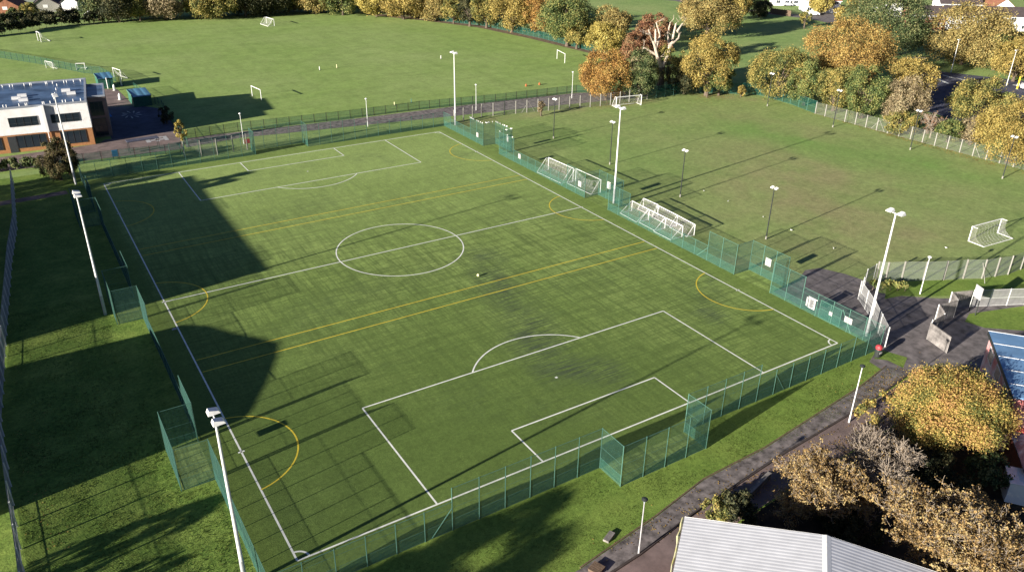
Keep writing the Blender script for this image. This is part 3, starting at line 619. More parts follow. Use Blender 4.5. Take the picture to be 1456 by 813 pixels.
# ------------------------------------------------------------------ goals
def goal(label, a, b, h, depth, topd, side_, group=None, sag=0.0, r=.06, has_net=True, bar=True, style='box', name='football_goal'):
    """goal mouth from a to b; net runs back on the given side (+1: left of a->b)"""
    dx, dy = b[0]-a[0], b[1]-a[1]; wd = math.hypot(dx,dy); t = thing(name, label, 'goal', (*a, 0), math.atan2(dy,dx), group)
    g = M['white_goal']; s = side_
    for x in (0, wd): MB().tube((x,0,0),(x,0,h),r,None,10).build('post', g, t)
    MB().tube((-r,0,h),(wd+r,0,h),r,None,10).build('crossbar', g, t)
    if depth > 0:
        for x in (0, wd):
            mb = MB()
            if topd > 0: mb.tube((x,0,h),(x,s*topd,h),r*.6,None,8)
            if style != 'hang': mb.tube((x,s*topd,h-.02),(x,s*depth,.05),r*.55,None,8)
            mb.tube((x,0,.05),(x,s*depth,.05),r*.6,None,8); mb.build('side_stay', g, t)
        if bar: MB().tube((0,s*depth,.05),(wd,s*depth,.05),r*.8,None,8).build('ground_bar', g, t)
    if has_net:
        mb = MB(); n = 10; k = 6; rows = []
        for j in range(k+1):
            f = j/k; row = []
            for i in range(n+1):
                x = wd*i/n
                if topd > 0 and f <= .25: y = topd*f/.25; z = h
                else:
                    q = (f-.25)/.75 if topd > 0 else f
                    y = topd+(depth-topd)*q; z = h*(1-q)
                    cur = math.sin(math.pi*q); y -= .28*cur*(depth-topd)*(1 if style != 'hang' else 1.6); z -= .12*cur*h
                z -= sag*math.sin(math.pi*i/n)*h*(1-f); row.append((x, s*y, max(.03,z)))
            rows.append(row)
        for j in range(k):
            for i in range(n): mb.quad(rows[j][i],rows[j][i+1],rows[j+1][i+1],rows[j+1][i])
        for e in (0, n):
            for j in range(k): mb.quad(rows[j][e], rows[j+1][e], (rows[j+1][e][0], s*.02, rows[j+1][e][2] if j < k-1 else .03), (rows[j][e][0], s*.02, rows[j][e][2]))
        mb.cur = 1
        for j in range(1, k):
            for i in range(n): mb.tube(rows[j][i], rows[j][i+1], .0045, None, 3, False)
        for i in range(0, n+1):
            for j in range(k): mb.tube(rows[j][i], rows[j+1][i], .0045, None, 3, False)
        mb.build('net', [M['net'], M['net_cord']], t)
    return t
goal('full size white goal with taut net parked behind the touchline fence', (38.6,18.4), (38.9,11.1), 2.35, 2.6, .6, -1)
goal('full size white goal with drooping net parked beside the middle recess', (39.3,10.8), (39.5,3.9), 2.3, 2.0, .3, -1, sag=.45)
goal('small white goal at the recess end of the front row of parked goals', (38.7,-5.5), (38.5,-9.8), 1.72, 2.3, .25, -1)
goal('small white goal in the middle of the front row of parked goals', (38.5,-9.9), (38.4,-13.8), 1.75, 2.0, .25, -1)
goal('small white goal with thick ground bar at the yard end of the front row', (38.4,-13.9), (38.4,-17.7), 1.75, 2.3, .2, -1, r=.07)
goal('small white goal at the recess end of the back row of parked goals', (41.2,-5.4), (41.3,-8.8), 1.65, 1.2, .2, -1)
goal('small white goal in the middle of the back row of parked goals', (41.0,-9.3), (40.8,-13.9), 1.7, 1.2, .2, -1)
goal('small white goal at the yard end of the back row of parked goals', (40.7,-14.0), (40.4,-18.2), 1.75, 1.4, .2, -1)
goal('white netted goal standing on the training field near the chain link fence', (75.0,-41.0), (82.0,-41.5), 2.4, 2.5, .9, -1, r=.075, style='hang')
goal('white netted goal on the training field in front of the dark green tree', (78.2,48.0), (85.0,47.0), 2.4, 1.9, .7, 1, r=.075)
goal('bare white goal frame on the far field near the boundary trees', (98.73, 101.77), (97.21, 95.64), 2.6, 0, 0, 1, has_net=False, r=.08)
goal('bare white goal frame at the edge of the school shadow on the field', (7.42, 99.95), (8.11, 94.82), 2.5, 0, 0, 1, has_net=False, r=.08)
goal('white netted goal at the top of the far field', (42.6,204), (43.4,197.5), 2.2, 2.4, .6, -1, r=.09)
goal('white netted goal at the far field edge near the shaded hedge', (-30.4,203.5), (-29.8,200.5), 2.9, 2.6, .4, 1, r=.09)
goal('white goal with collapsed net beside the nearer end of the far green shed', (-17.9,138.0), (-16.7,134.0), 2.35, 1.6, .2, 1, r=.08, sag=.5)
goal('small tipped white goal frame against the crossing green fence', (-25.3,151.6), (-23.2,151.0), 1.7, 2.4, .2, 1, r=.09, has_net=False)
goal('small grey netted goal standing behind the crossing green fence', (-32.07, 158.16), (-30.61, 155.31), 1.9, 1.2, .3, 1, r=.05)

# small things on the grass
def gull(label, p, rz, group=None):
    k = 'gullmesh'
    if k not in _pc:
        mb = MB(); mb.path([(-.3,0,.2),(-.16,0,.22),(0,0,.2),(.13,0,.22),(.2,0,.29),(.26,0,.33),(.3,0,.32)], [.02,.07,.1,.085,.055,.06,.025], 8)
        mb.tube((.29,0,.32),(.36,0,.3),.016,.004,5); mb.tube((.02,.03,0),(.02,.03,.13),.01,None,4); mb.tube((.02,-.03,0),(.02,-.03,.13),.01,None,4)
        for s in (-1,1): mb.add([(.1,s*.085,.24),(-.1,s*.11,.25),(-.34,s*.03,.22),(-.1,s*.1,.16)], [(0,1,2,3)])
        _pc[k] = mb.mesh('gull', M['gull'])
    o = link('gull', _pc[k], None, p, rz); o.scale = (.95,.95,.95) if group == GR else (.6,.6,.6); return tag(o, label, 'bird', group)
GR = 'gulls perched along the top rail of the far touchline recess'
gl = 'white gull perched in the line on top of the far touchline recess fence'
for i, y in enumerate((42.1, 41.5, 40.9, 39.5, 38.9, 38.2, 37.5)): gull(gl, (XF,y,TALL), R_(180+12*i), GR)
for i, x in enumerate((36.4,37.0,37.8)): gull(gl, (x,37.2,TALL), R_(150+40*i), GR)
for i, y in enumerate((36.8,36.2,35.4,34.4,33.8,33.0)): gull(gl, (38.5,y,TALL), R_(190+17*i), GR)
for i, p in enumerate(((XF,30.6),(XF,28.0),(XF,26.2),(37.2,31.0),(38.4,31.2))): gull(gl, (*p,TALL), R_(200+25*i), GR)
GF = 'gulls scattered on the training field'
for q in ((54.81, -24.49), (54.72, -32.44), (55.27, -18.38), (55.46, -10.47), (55.60, -4.64), (69.52, -40.83)):
    gull('small white gull standing alone on the open training field grass', (*q,0), random.random()*6, GF)
def ball(label, q, r, m='gull'):
    mb = MB(); n = 10; mb.path([(0,0,r-r*math.cos(math.pi*i/8)) for i in range(9)], [max(.004, r*math.sin(math.pi*i/8)) for i in range(9)], n)
    o = mb.build('ball', M[m]); o.location = (*q, .008); return tag(o, label, 'ball')
ball('pale yellow ball left on the pitch near the centre circle', (5.09, -13.79), .2, 'ball')
cm = MB().add([(-.3,-.15,0),(.3,-.1,0),(.32,.12,0),(-.25,.15,0),(-.1,0,.22),(.12,.02,.16)], [(0,1,5,4),(1,2,5),(2,3,4,5),(3,0,4)]).build('crumpled_bag', M['sign_white'])
cm.location = (*(-32.96, -7.78), .01); tag(cm, 'crumpled white bag lying by the shaded touchline', 'bag')
def marker(label, b, h, m='white_goal'):
    t = thing('marker_post', label, 'post', (*b,0)); MB().tube((0,0,0),(0,0,h),.11,.1,8).build('post', M[m], t); MB().tube((0,0,0),(0,0,.06),.3,.26,10).build('base', M['black_steel'], t)
marker('short white marker post on the far field, beside a pale green one', (31.83, 120.30), 1.0)
marker('short pale green marker post on the far field', (36.96, 120.65), 1.0, 'ball')
marker('white marker post alone on the far field above the corner floodlight', (68.35, 118.14), 1.0)
marker('short yellowish marker post near the path railing', (33.66, 75.25), .8, 'ball')
marker('short green marker post near the path railing', (38.27, 75.72), .9, 'green_post')
def sack(label, b):
    o = MB().path([(0,0,0),(0,0,.3),(.03,0,.5),(0,.03,.7)], [.25,.32,.22,.06], 9).build('orange_bag', M['orange_cloth']); o.location = (*b,0); tag(o, label, 'bag')
sack('orange bag standing on the far field above the path', (71.35, 76.50)); sack('orange bag on the far field nearest the bright orange tree', (75.27, 76.15))
o = MB().box(-.6,-.25,0,.6,.25,.2).build('concrete_block', M['old_concrete']); o.location = (*(-9.94, -61.41),0); o.rotation_euler = (0,0,R_(25)); tag(o, 'small concrete block on the grass beside the path lamp', 'block')
o = thing('timber_box', 'slatted timber box on the path edge at the foot of the verge', 'box', (*(-12.95, -63.65),0), R_(20))
MB().box(-.5,-.45,0,.5,.45,.25).build('box_body', M['timber'], o); mb = MB()
for i in range(5): mb.box(-.53+.215*i,-.49,.253,-.35+.215*i,.49,.29)
mb.build('slat', M['timber'], o)

# ------------------------------------------------------------------ school and other buildings
def window(parent, x0, x1, z0, z1, y, panes=4, frame='dark_frame', off=None, nrm=-1, transom=None):
    """a window in a wall facing -Y (parent space)"""
    mb = MB(); t = .07
    mb.box(x0,y-.05,z0,x1,y+.02,z0+t); mb.box(x0,y-.05,z1-t,x1,y+.02,z1)
    for i in range(panes+1):
        x = x0+(x1-x0)*i/panes; x = min(max(x,x0+t/2),x1-t/2); mb.box(x-t/2,y-.052,z0+t,x+t/2,y+.018,z1-t)
    if transom: mb.box(x0+t,y-.049,transom-.03,x1-t,y+.016,transom+.03)
    f = mb.build('window', M[frame], parent)
    MB().quad((x0+.02,y-.012,z0+.02),(x1-.02,y-.012,z0+.02),(x1-.02,y-.012,z1-.02),(x0+.02,y-.012,z1-.02)).build('pane', M['glass'], f)
sc = thing('school_building', 'two storey school with white upper walls, orange brick base and flat roof tinted sky blue', 'school', (-30.5,76.2,0), R_(-6.5))
x0 = -32.0
mb = MB(); mb.box(x0,0,0,0,21.6,3.4); mb.build('brick_wall', M['brick'], sc)
mb = MB(); mb.box(x0,-.06,3.403,.06,21.66,8.3); mb.build('white_wall', M['cladding'], sc)
mb = MB(); mb.box(x0,-.1,8.303,.1,.35,8.62); mb.box(x0,21.3,8.303,.1,21.7,8.62); mb.box(-.3,.352,8.303,.1,21.298,8.62); mb.build('parapet', M['parapet'], sc)
rf = MB().box(x0,.36,8.31,-.31,21.29,8.36).build('roof', M['roof_sky_tint'], sc)
mb = MB().box(.002,4.8,0,3.3,16,8.1); mb.build('side_wing', M['asphalt_brown'], sc)
mb = MB(); mb.box(.1,4.7,8.103,3.4,5.0,8.4); mb.box(.1,15.8,8.103,3.4,16.1,8.4); mb.box(3.1,5.003,8.103,3.4,15.797,8.4); mb.build('wing_parapet', M['parapet'], sc)
MB().box(.11,5.01,8.11,3.09,15.79,8.15).build('wing_roof', M['roof_sky_tint'], sc)
window(sc, .3, 2.7, 4.4, 7.2, 4.77, 3, transom=5.6); window(sc, .3, 2.7, .3, 3.9, 4.77, 3, transom=2.4)
window(sc, -13.7, -8.8, 4.9, 6.65, -.09, 4, transom=5.5); window(sc, -6.6, -1.7, 4.95, 6.6, -.09, 4, transom=5.5); window(sc, -23, -18, 4.9, 6.65, -.09, 4)
window(sc, -13.2, -8.1, .75, 3.15, -.03, 4); window(sc, -5.7, -1.2, .65, 3.15, -.03, 4); window(sc, -20.5, -15.6, .75, 3.15, -.03, 4)
MB().box(-14.6,-.07,.0,-13.25,.01,3.1).build('door', M['dark_frame'], sc)
MB().box(-7.9,-.5,3.42,-7.35,-.065,8.5).build('downpipe_box', M['render'], sc)
MB().tube((-7.6,-.2,0),(-7.6,-.2,3.4),.08).build('downpipe', M['upvc'], sc)
for i, (vx, vy) in enumerate(((-11.3,9.5),(-12.2,7.6),(-10.9,5.6),(-3.6,11.0),(-2.6,8.0))):
    MB().box(vx-.8,vy-.45,8.365,vx+.8,vy+.45,8.85).build('roof_vent', M['lamp_white'], sc)
for i in range(15):
    for yy in (1.5, 19.6):
        xx = -.9-1.05*i*(1.25 if i % 3 else 1.0)
        if xx > -22: MB().tube((xx,yy,8.362),(xx,yy,8.85),.1,.08,8).build('roof_anchor', M['lamp_white'], sc)
for i in range(4): MB().tube((-5.6+.1*i,5+4*i,8.362),(-5.6+.1*i,5+4*i,8.8),.1,.08,8).build('roof_anchor', M['lamp_white'], sc)

def shed(label, p0, x1, y1, h):
    t = thing('green_shed', label, 'shed', (*p0,0)); w_, d_ = x1-p0[0], y1-p0[1]
    MB().box(0,0,0,w_,d_,h-.12).build('wall', M['shed_green'], t)
    MB().add([(-.15,-.25,h-.1),(w_+.15,-.25,h-.1),(w_+.15,d_+.2,h+.15),(-.15,d_+.2,h+.15),(-.15,-.25,h),(w_+.15,-.25,h),(w_+.15,d_+.2,h+.25),(-.15,d_+.2,h+.25)], [(0,3,2,1),(4,5,6,7),(0,1,5,4),(1,2,6,5),(2,3,7,6),(3,0,4,7)]).build('roof', M['shed_roof'], t)
    MB().box(-.17,-.27,h+.004,-.02,d_,h+.3).build('fascia', M['green_post'], t)
    MB().box(w_*.2,-.04,0,w_*.75,-.003,h-.4).build('door', M['shed_green'], t)
    return t
s1 = shed('far dark green shed with blue roof and white pole in front', (-23.2,125), -19.8, 130.5, 2.6)
MB().tube((1.9,-.35,0),(1.9,-.35,2.7),.1).build('white_pole', M['white_goal'], s1)
shed('nearer dark green shed with blue striped roof beside the shaded playground', (-18.9,102.5), -15.0, 109.5, 2.4)
def post_item(label, b, h, r, m, name='play_post', cat='post'):
    t = thing(name, label, cat, (*b,0)); MB().path([(0,0,0),(0,0,h*.7),(0,0,h)], [r,r*.9,r*.3], 8).build('post', M[m], t); MB().tube((0,0,0),(0,0,.08),r*1.8,r*1.6,8).build('base', M['concrete'], t)
post_item('white figure shaped post beside the terrace planting', (-20.23, 121.84), 1.5, .3, 'white_goal'); post_item('white post at the terrace grass edge', (-20.53, 111.53), 1.5, .35, 'white_goal'); post_item('short cream post by the school wing', (-24.58, 107.74), 1.4, .25, 'ball')
post_item('white post behind the far green shed', (-17.9,126.5), 2.2, .2, 'white_goal')
sl = thing('play_slide', 'blue play slide standing beside the school wing', 'slide', (*(-25.63, 97.08),0), R_(30))
MB().add([(-.4,-1.4,.1),(.4,-1.4,.1),(.4,.4,1.6),(-.4,.4,1.6),(-.4,-1.4,.25),(.4,-1.4,.25),(.4,.4,1.85),(-.4,.4,1.85)], [(0,3,2,1),(4,5,6,7),(0,1,5,4),(1,2,6,5),(2,3,7,6),(3,0,4,7)]).build('chute', M['blue_paint'], sl)
mb = MB()
for s in (-.35,.35): mb.bar((s,.5,0),(s,.5,2.3),.08)
for i in range(5): mb.bar((-.35,.5,.3*i+.2),(.35,.5,.3*i+.2),.05)
mb.build('ladder', M['white_goal'], sl)
sh = thing('bike_shelter', 'dark flat roofed shelter beside the school railing', 'shelter', (-23.0,67.2,0), R_(3))
MB().box(-2.9,-.9,2.2,2.9,.9,2.32).build('roof', M['asphalt_blue'], sh)
for sx in (-2.7,2.7):
    for sy in (-.7,.7): MB().tube((sx,sy,0),(sx,sy,2.2),.05).build('post', M['black_steel'], sh)
MB().box(-2.4,-.3,.4,2.4,.1,.5).build('bench_seat', M['timber'], sh)
bp = thing('blue_panel', 'small blue panel standing by the school railing', 'panel', (*(-28.54, 64.32),0))
MB().box(-.5,-.06,.5,.5,.06,1.7).build('board_panel', M['blue_paint'], bp)
for s in (-.4,.4): MB().tube((s,0,0),(s,0,.5),.05).build('leg', M['black_steel'], bp)
rs = thing('red_sign', 'small red sign low on the pale post fence by the path lamp', 'sign', (*(-5.33, 58.72),0))
MB().box(-.5,-.03,1.0,.5,.03,1.9).build('board_panel', M['red_paint'], rs); MB().bar((0,.05,0),(0,.05,1.9),.07).build('post', M['black_steel'], rs)

# corrugated hall at the foot of the picture
d1 = Vector((-.775,-.632,0)); d2 = Vector((.64,-.768,0)); A = Vector((-7.1,-66.7,0))
hl = thing('metal_hall', 'low hall with white corrugated metal roof beside the path', 'building', A, math.atan2(d1.y,d1.x))
# local x runs along the eave away from the gable, local y = +90deg of it = across to the ridge
Wd, Ln, E, Rg = 19.8, 26, 5.0, 6.35
MB().add([(.3,.3,0),(Ln,.3,0),(Ln,Wd-.3,0),(.3,Wd-.3,0),(.3,.3,E-.1),(Ln,.3,E-.1),(Ln,Wd-.3,E-.1),(.3,Wd-.3,E-.1),(.3,Wd/2,Rg-.12),(Ln,Wd/2,Rg-.12)],
         [(0,1,5,4),(2,3,7,6),(3,0,4,8,7),(1,2,6,9,5),(4,5,9,8),(8,9,6,7)]).build('wall', M['red_brick'], hl)
for nm, y0, y1, z0, z1 in (('roof_slope', -.1, Wd/2-.12, E, Rg), ('roof_slope', Wd/2+.12, Wd+.1, Rg, E)):
    MB().add([(0,y0,z0),(Ln,y0,z0),(Ln,y1,z1),(0,y1,z1),(0,y0,z0-.06),(Ln,y0,z0-.06),(Ln,y1,z1-.06),(0,y1,z1-.06)], [(3,2,1,0),(4,5,6,7),(0,1,5,4),(1,2,6,5),(2,3,7,6),(3,0,4,7)]).build(nm, M['metal_roof_y'] if 'metal_roof_y' in M else M['metal_roof'], hl)
MB().add([(-.02,Wd/2-.3,Rg-.02),(Ln,Wd/2-.3,Rg-.02),(Ln,Wd/2,Rg+.06),(-.02,Wd/2,Rg+.06),(Ln,Wd/2+.3,Rg-.02),(-.02,Wd/2+.3,Rg-.02)], [(0,1,2,3),(3,2,4,5)]).build('ridge_cap', M['lamp_white'], hl)
mb = MB(); n = 18
for i in range(n):
    x = Ln*i/n; mb.path([(x,-.22,E-.12),(x+Ln/n/2,-.24-.05*math.sin(i*2.3),E-.1),(x+Ln/n,-.22,E-.12)], [.08,.11+.04*math.sin(i*1.7),.08], 6)
mb.build('gutter', M['gutter'], hl)
MB().add([(-.05,-.1,E-.18),(-.05,Wd/2,Rg-.16),(-.05,Wd/2,Rg+.01),(-.05,-.1,E+.02)], [(0,1,2,3)]).build('verge_board', M['upvc'], hl)
MB().add([(-.05,Wd/2+.002,Rg-.16),(-.05,Wd+.1,E-.18),(-.05,Wd+.1,E+.02),(-.05,Wd/2+.002,Rg+.01)], [(0,1,2,3)]).build('verge_board', M['upvc'], hl)

# red building with blue roof
rb = thing('red_building', 'red and white walled building with flat blue roof behind the golden maple', 'building', (38.6,-63.8,0), math.atan2(d1.y,d1.x))
MB().box(0,0,0,12.4,22,6.05).build('wall', M['red_wall'], rb)
MB().box(-.25,-.25,6.053,12.6,22.2,6.22).build('roof', M['blue_roof'], rb)
mb = MB()
for i in range(1, 5): mb.box(-.2+i*2.6,-.2,6.222,-.14+i*2.6,22.1,6.26)
mb.build('roof_seam', M['upvc'], rb)
MB().box(-.27,-.27,5.9,-.252,22.2,6.26).build('fascia', M['upvc'], rb)
MB().box(-.2,-.29,5.85,12.6,-.252,6.23).build('eave_board', M['black_steel'], rb)
for i in range(3):
    for zz in (1.1, 3.9):
        f = MB().box(1.3+3.6*i,-.05,zz,3.3+3.6*i,-.004,zz+1.4).build('window', M['upvc'], rb)
        MB().quad((1.4+3.6*i,-.056,zz+.1),(1.4+3.6*i,-.056,zz+1.3),(3.2+3.6*i,-.056,zz+1.3),(3.2+3.6*i,-.056,zz+.1)).build('pane', M['glass'], f)
MB().box(1.0,3.2,6.225,1.5,3.7,6.7).build('roof_vent', M['black_steel'], rb)
MB().box(12.402,.6,0,18.6,20,2.5).build('annexe', M['red_brick'], rb)
MB().box(12.62,.4,2.503,18.8,20.2,2.64).build('annexe_roof', mat('dark_blue_flat_roof', (.05,.07,.12), .5, .2, .4), rb)
MB().box(12.603,.38,2.66,12.75,20.2,3.1).build('upstand', M['red_paint'], rb)
cb = thing('storage_cabin', 'small white cabin with dark window below the dark annexe roof', 'cabin', (*(23.78, -76.12),0), R_(38))
MB().box(-1.0,-.9,0,1.4,.9,2.05).build('wall', M['render'], cb); MB().box(-1.08,-.98,2.053,1.48,.98,2.14).build('roof', M['upvc'], cb)
f = MB().box(-.9,-.93,1.0,.2,-.903,1.75).build('window', M['dark_frame'], cb); MB().quad((-.85,-.936,1.05),(.15,-.936,1.05),(.15,-.936,1.7),(-.85,-.936,1.7)).build('pane', M['glass'], f)
# grey wall blocks beside the lower path
o = thing('path_wall', 'low grey concrete wall beside the path under the pale thin tree', 'wall', (*(5.45, -63.50),0), R_(14))
MB().box(-1.9,-.15,0,1.6,.15,.6).build('wall', M['old_concrete'], o); MB().box(-2.0,-.2,.603,1.7,.2,.68).build('coping', M['old_concrete'], o)

# houses beyond
def house(label, loc, rz, wd, dp, eave, ridge, wall, roof, wins=3, chim=True, gable_win=False):
    t = thing('house', label, 'house', (*loc,0), rz)
    MB().add([(0,0,0),(wd,0,0),(wd,dp,0),(0,dp,0),(0,0,eave),(wd,0,eave),(wd,dp,eave),(0,dp,eave),(0,dp/2,ridge-.1),(wd,dp/2,ridge-.1)], [(0,1,5,4),(2,3,7,6),(3,0,4,8,7),(1,2,6,9,5)]).build('wall', M[wall], t)
    k = (ridge-eave)/(dp/2); o = .4
    r = MB().add([(-o,-o,eave-o*k),(wd+o,-o,eave-o*k),(wd+o,dp/2,ridge),(-o,dp/2,ridge),(wd+o,dp+o,eave-o*k),(-o,dp+o,eave-o*k),(-o,-o,eave-o*k-.15),(wd+o,-o,eave-o*k-.15),(wd+o,dp/2,ridge-.15),(-o,dp/2,ridge-.15),(wd+o,dp+o,eave-o*k-.15),(-o,dp+o,eave-o*k-.15)],
        [(0,1,2,3),(3,2,4,5),(0,6,7,1),(1,7,8,2),(2,8,10,4),(4,10,11,5),(5,11,9,3),(3,9,6,0)]).build('roof', M[roof], t)
    MB().box(-o-.02,-o-.06,eave-o*k-.2,wd+o+.02,-o-.003,eave-o*k+.02).build('gutter_board', M['upvc'], t)
    if chim: MB().box(wd*.7,dp/2-.4,ridge-.5,wd*.7+.9,dp/2+.4,ridge+1.1).build('chimney', M['red_brick'], r)
    for i in range(wins):
        for z in ([.9, 3.4] if eave > 4.5 else [.9]):
            xc = wd*(i+.5)/wins; window(t, xc-.9, xc+.9, z, z+1.3, -.03, 2, 'upvc')
    if gable_win: MB().box(-.05,dp/2-.8,eave*.55,-.003,dp/2+.8,eave*.55+1.1).build('gable_window', M['upvc'], t)
    MB().box(wd*.5-.45,-.06,0,wd*.5+.45,-.004,2.0).build('door', M['dark_frame'], t)
    return t
house('red brick house end with white windows and dark roof behind the big green oak', (246,86), R_(-37), 13, 8, 5.0, 7.8, 'red_brick', 'roof_tile', 4, False)
house('long dark roofed house with aerial behind the broad golden tree', (256.6,78.0), R_(-37), 30, 8.5, 5.2, 8.0, 'render', 'roof_tile', 7, False)
house('white gabled house above the orange tree at the corner of the view', (286,58), R_(-37), 16, 9, 5.0, 8.4, 'render', 'roof_tile', 4)
house('orange roofed house behind the long dark roof', (299,76), R_(50), 14, 9, 5.0, 8.4, 'render', 'roof_red', 3)
house('white house with chimney behind the dark roofed terrace', (284,98), R_(-37), 16, 9, 5.2, 8.5, 'render', 'roof_tile', 4)
house('white house front beyond the parked white car', (243,131), R_(-35), 14, 9, 5.0, 7.8, 'render', 'roof_red', 4)
house('white house beside the big green oak crown', (259,115), R_(-37), 15, 9, 5.2, 8.0, 'render', 'roof_tile', 4)
house('white house behind the timber garden fence', (248,152), R_(-37), 15, 9, 5.0, 7.8, 'render', 'roof_red', 4)
house('grey gabled bungalow behind the dark hedge, next to the white end wall', (-18.0,266.5), R_(80), 13, 9, 2.9, 5.8, 'concrete', 'roof_tile', 2, False, True)
house('house with sunlit white end wall above the hedge', (-12.0,262), R_(68), 12, 5.6, 4.0, 6.2, 'render', 'roof_tile', 3, False)
house('orange roofed bungalow at the corner above the dark hedge', (-31.5,267), R_(75), 13, 9, 2.9, 5.8, 'roof_red', 'roof_red', 2, False, True)
house('dark roofed house behind the grey gabled bungalow', (-28,300), R_(5), 16, 9, 4.8, 7.6, 'render', 'roof_tile', 3)
house('brown roofed house among the trees above the far field corner', (-5,290), R_(5), 16, 9, 4.8, 7.6, 'red_brick', 'roof_tile', 3)
gf = thing('garden_fence', 'brown timber garden fence beside the park road', 'fence', (*(227.60, 135.39),0))
p0 = Vector((*(227.60, 135.39),0)); p1 = Vector((*(229.20, 126.29),0)); n = 9; dd = (p1-p0)/n; ang = math.atan2(dd.y,dd.x)
_gp = MB()
for j in range(8): _gp.box(dd.length*j/8,-.03,.1,dd.length*(j+.9)/8,.03,2.2)
_gp = _gp.mesh('timber_panel', M['timber']); _gq = MB().box(-.08,-.08,0,.08,.08,2.35).mesh('post', M['timber'])
for i in range(n): link('timber_panel', _gp, gf, dd*i, ang); link('post', _gq, gf, dd*i, ang)
def car(label, loc, rz, m):
    t = thing('parked_car', label, 'car', (*loc,0), rz)
    prof = [(-2.1,.35),(-2.1,.85),(-1.9,.95),(-1.2,1.0),(-.6,1.45),(.9,1.48),(1.6,1.0),(2.1,.9),(2.15,.35)]
    vs = [(x,-.85 if z < 1.2 else -.66,z) for x,z in prof]+[(x,.85 if z < 1.2 else .66,z) for x,z in prof]; k = len(prof)
    MB().add(vs, [tuple(range(k)), tuple(range(2*k-1,k-1,-1))]+[(i,k+i,k+(i+1)%k,(i+1)%k) for i in range(k)]).build('body', M[m], t)
    mb = MB(); mb.add([(-1.1,-.82,1.04),(-.6,-.69,1.4),(.85,-.69,1.42),(1.45,-.82,1.04)], [(0,1,2,3)]); mb.add([(-1.1,.82,1.04),(-.6,.69,1.4),(.85,.69,1.42),(1.45,.82,1.04)], [(3,2,1,0)])
    mb.build('side_window', M['glass'], t)
    for x in (-1.3,1.35):
        for s in (-1,1): MB().tube((x,s*.7,.32),(x,s*.9,.32),.32,None,14).build('wheel', M['tyre'], t)
car('white parked car beside the slim park tree and garden fence', (240.81, 124.47), R_(-37), 'car_white')
car('silver parked car on the road beyond the timber garden fence', (252.09, 147.60), R_(-37), 'car_grey')
car('white parked car behind the dark hedge of the far bungalows', (-8.69, 253.72), R_(15), 'car_white')
car('white parked car at the edge of the car park by the yellow post', (185.12, 10.13), R_(60), 'car_white')
yp = thing('bollard', 'yellow height post standing in the sunlit car park', 'post', (*(183.43, 11.07),0)); MB().tube((0,0,0),(0,0,3.3),.2).build('post', M['yellow_paint'], yp); MB().tube((0,0,0),(0,0,.1),.35).build('base', M['concrete'], yp)
bg_ = thing('barrier_arm', 'pale barrier beam at the shaded car park entrance', 'barrier', (*(189.03, 48.31),0), R_(-40))
MB().box(-.2,-.2,0,.2,.2,1.2).build('post', M['upvc'], bg_); MB().box(0,-.1,1.203,6,.1,1.4).build('arm', M['upvc'], bg_)

# large halls beyond the grey fence, whose shadows cross the pitch
hb = thing('sports_hall', 'flat roofed grey hall beyond the palisade fence', 'building', (-88,-3.4,0))
MB().box(0,0,0,27,44.5,10.0).build('wall', M['render'], hb); MB().box(-.2,-.2,10.003,27.2,44.7,10.25).build('roof', M['roof_sky_tint'], hb)
for i in range(5): MB().box(27.003,3+8.5*i,5.5,27.06,8+8.5*i,8).build('window', M['glass'], hb)
vb = thing('arched_hall', 'hall with curved roof beyond the palisade fence', 'building', (-92,-34.2,0))
pr = [(0,0),(0,7.5),(1,7.8),(5,8.5),(9,9.1),(11.5,9.35),(14,8.95),(17,8.4),(20.5,7.9),(22.6,7.3),(22.6,0)]
k = len(pr); vs = [(0,y,z) for y,z in pr]+[(30,y,z) for y,z in pr]
MB().add(vs, [tuple(range(k-1,-1,-1)), tuple(range(k,2*k))]+[(i,i+1,k+i+1,k+i) for i in (0,k-2)]).build('wall', M['red_brick'], vb)
MB().add(vs, [(i,i+1,k+i+1,k+i) for i in range(1,k-2)]).build('roof', M['metal_roof'], vb)

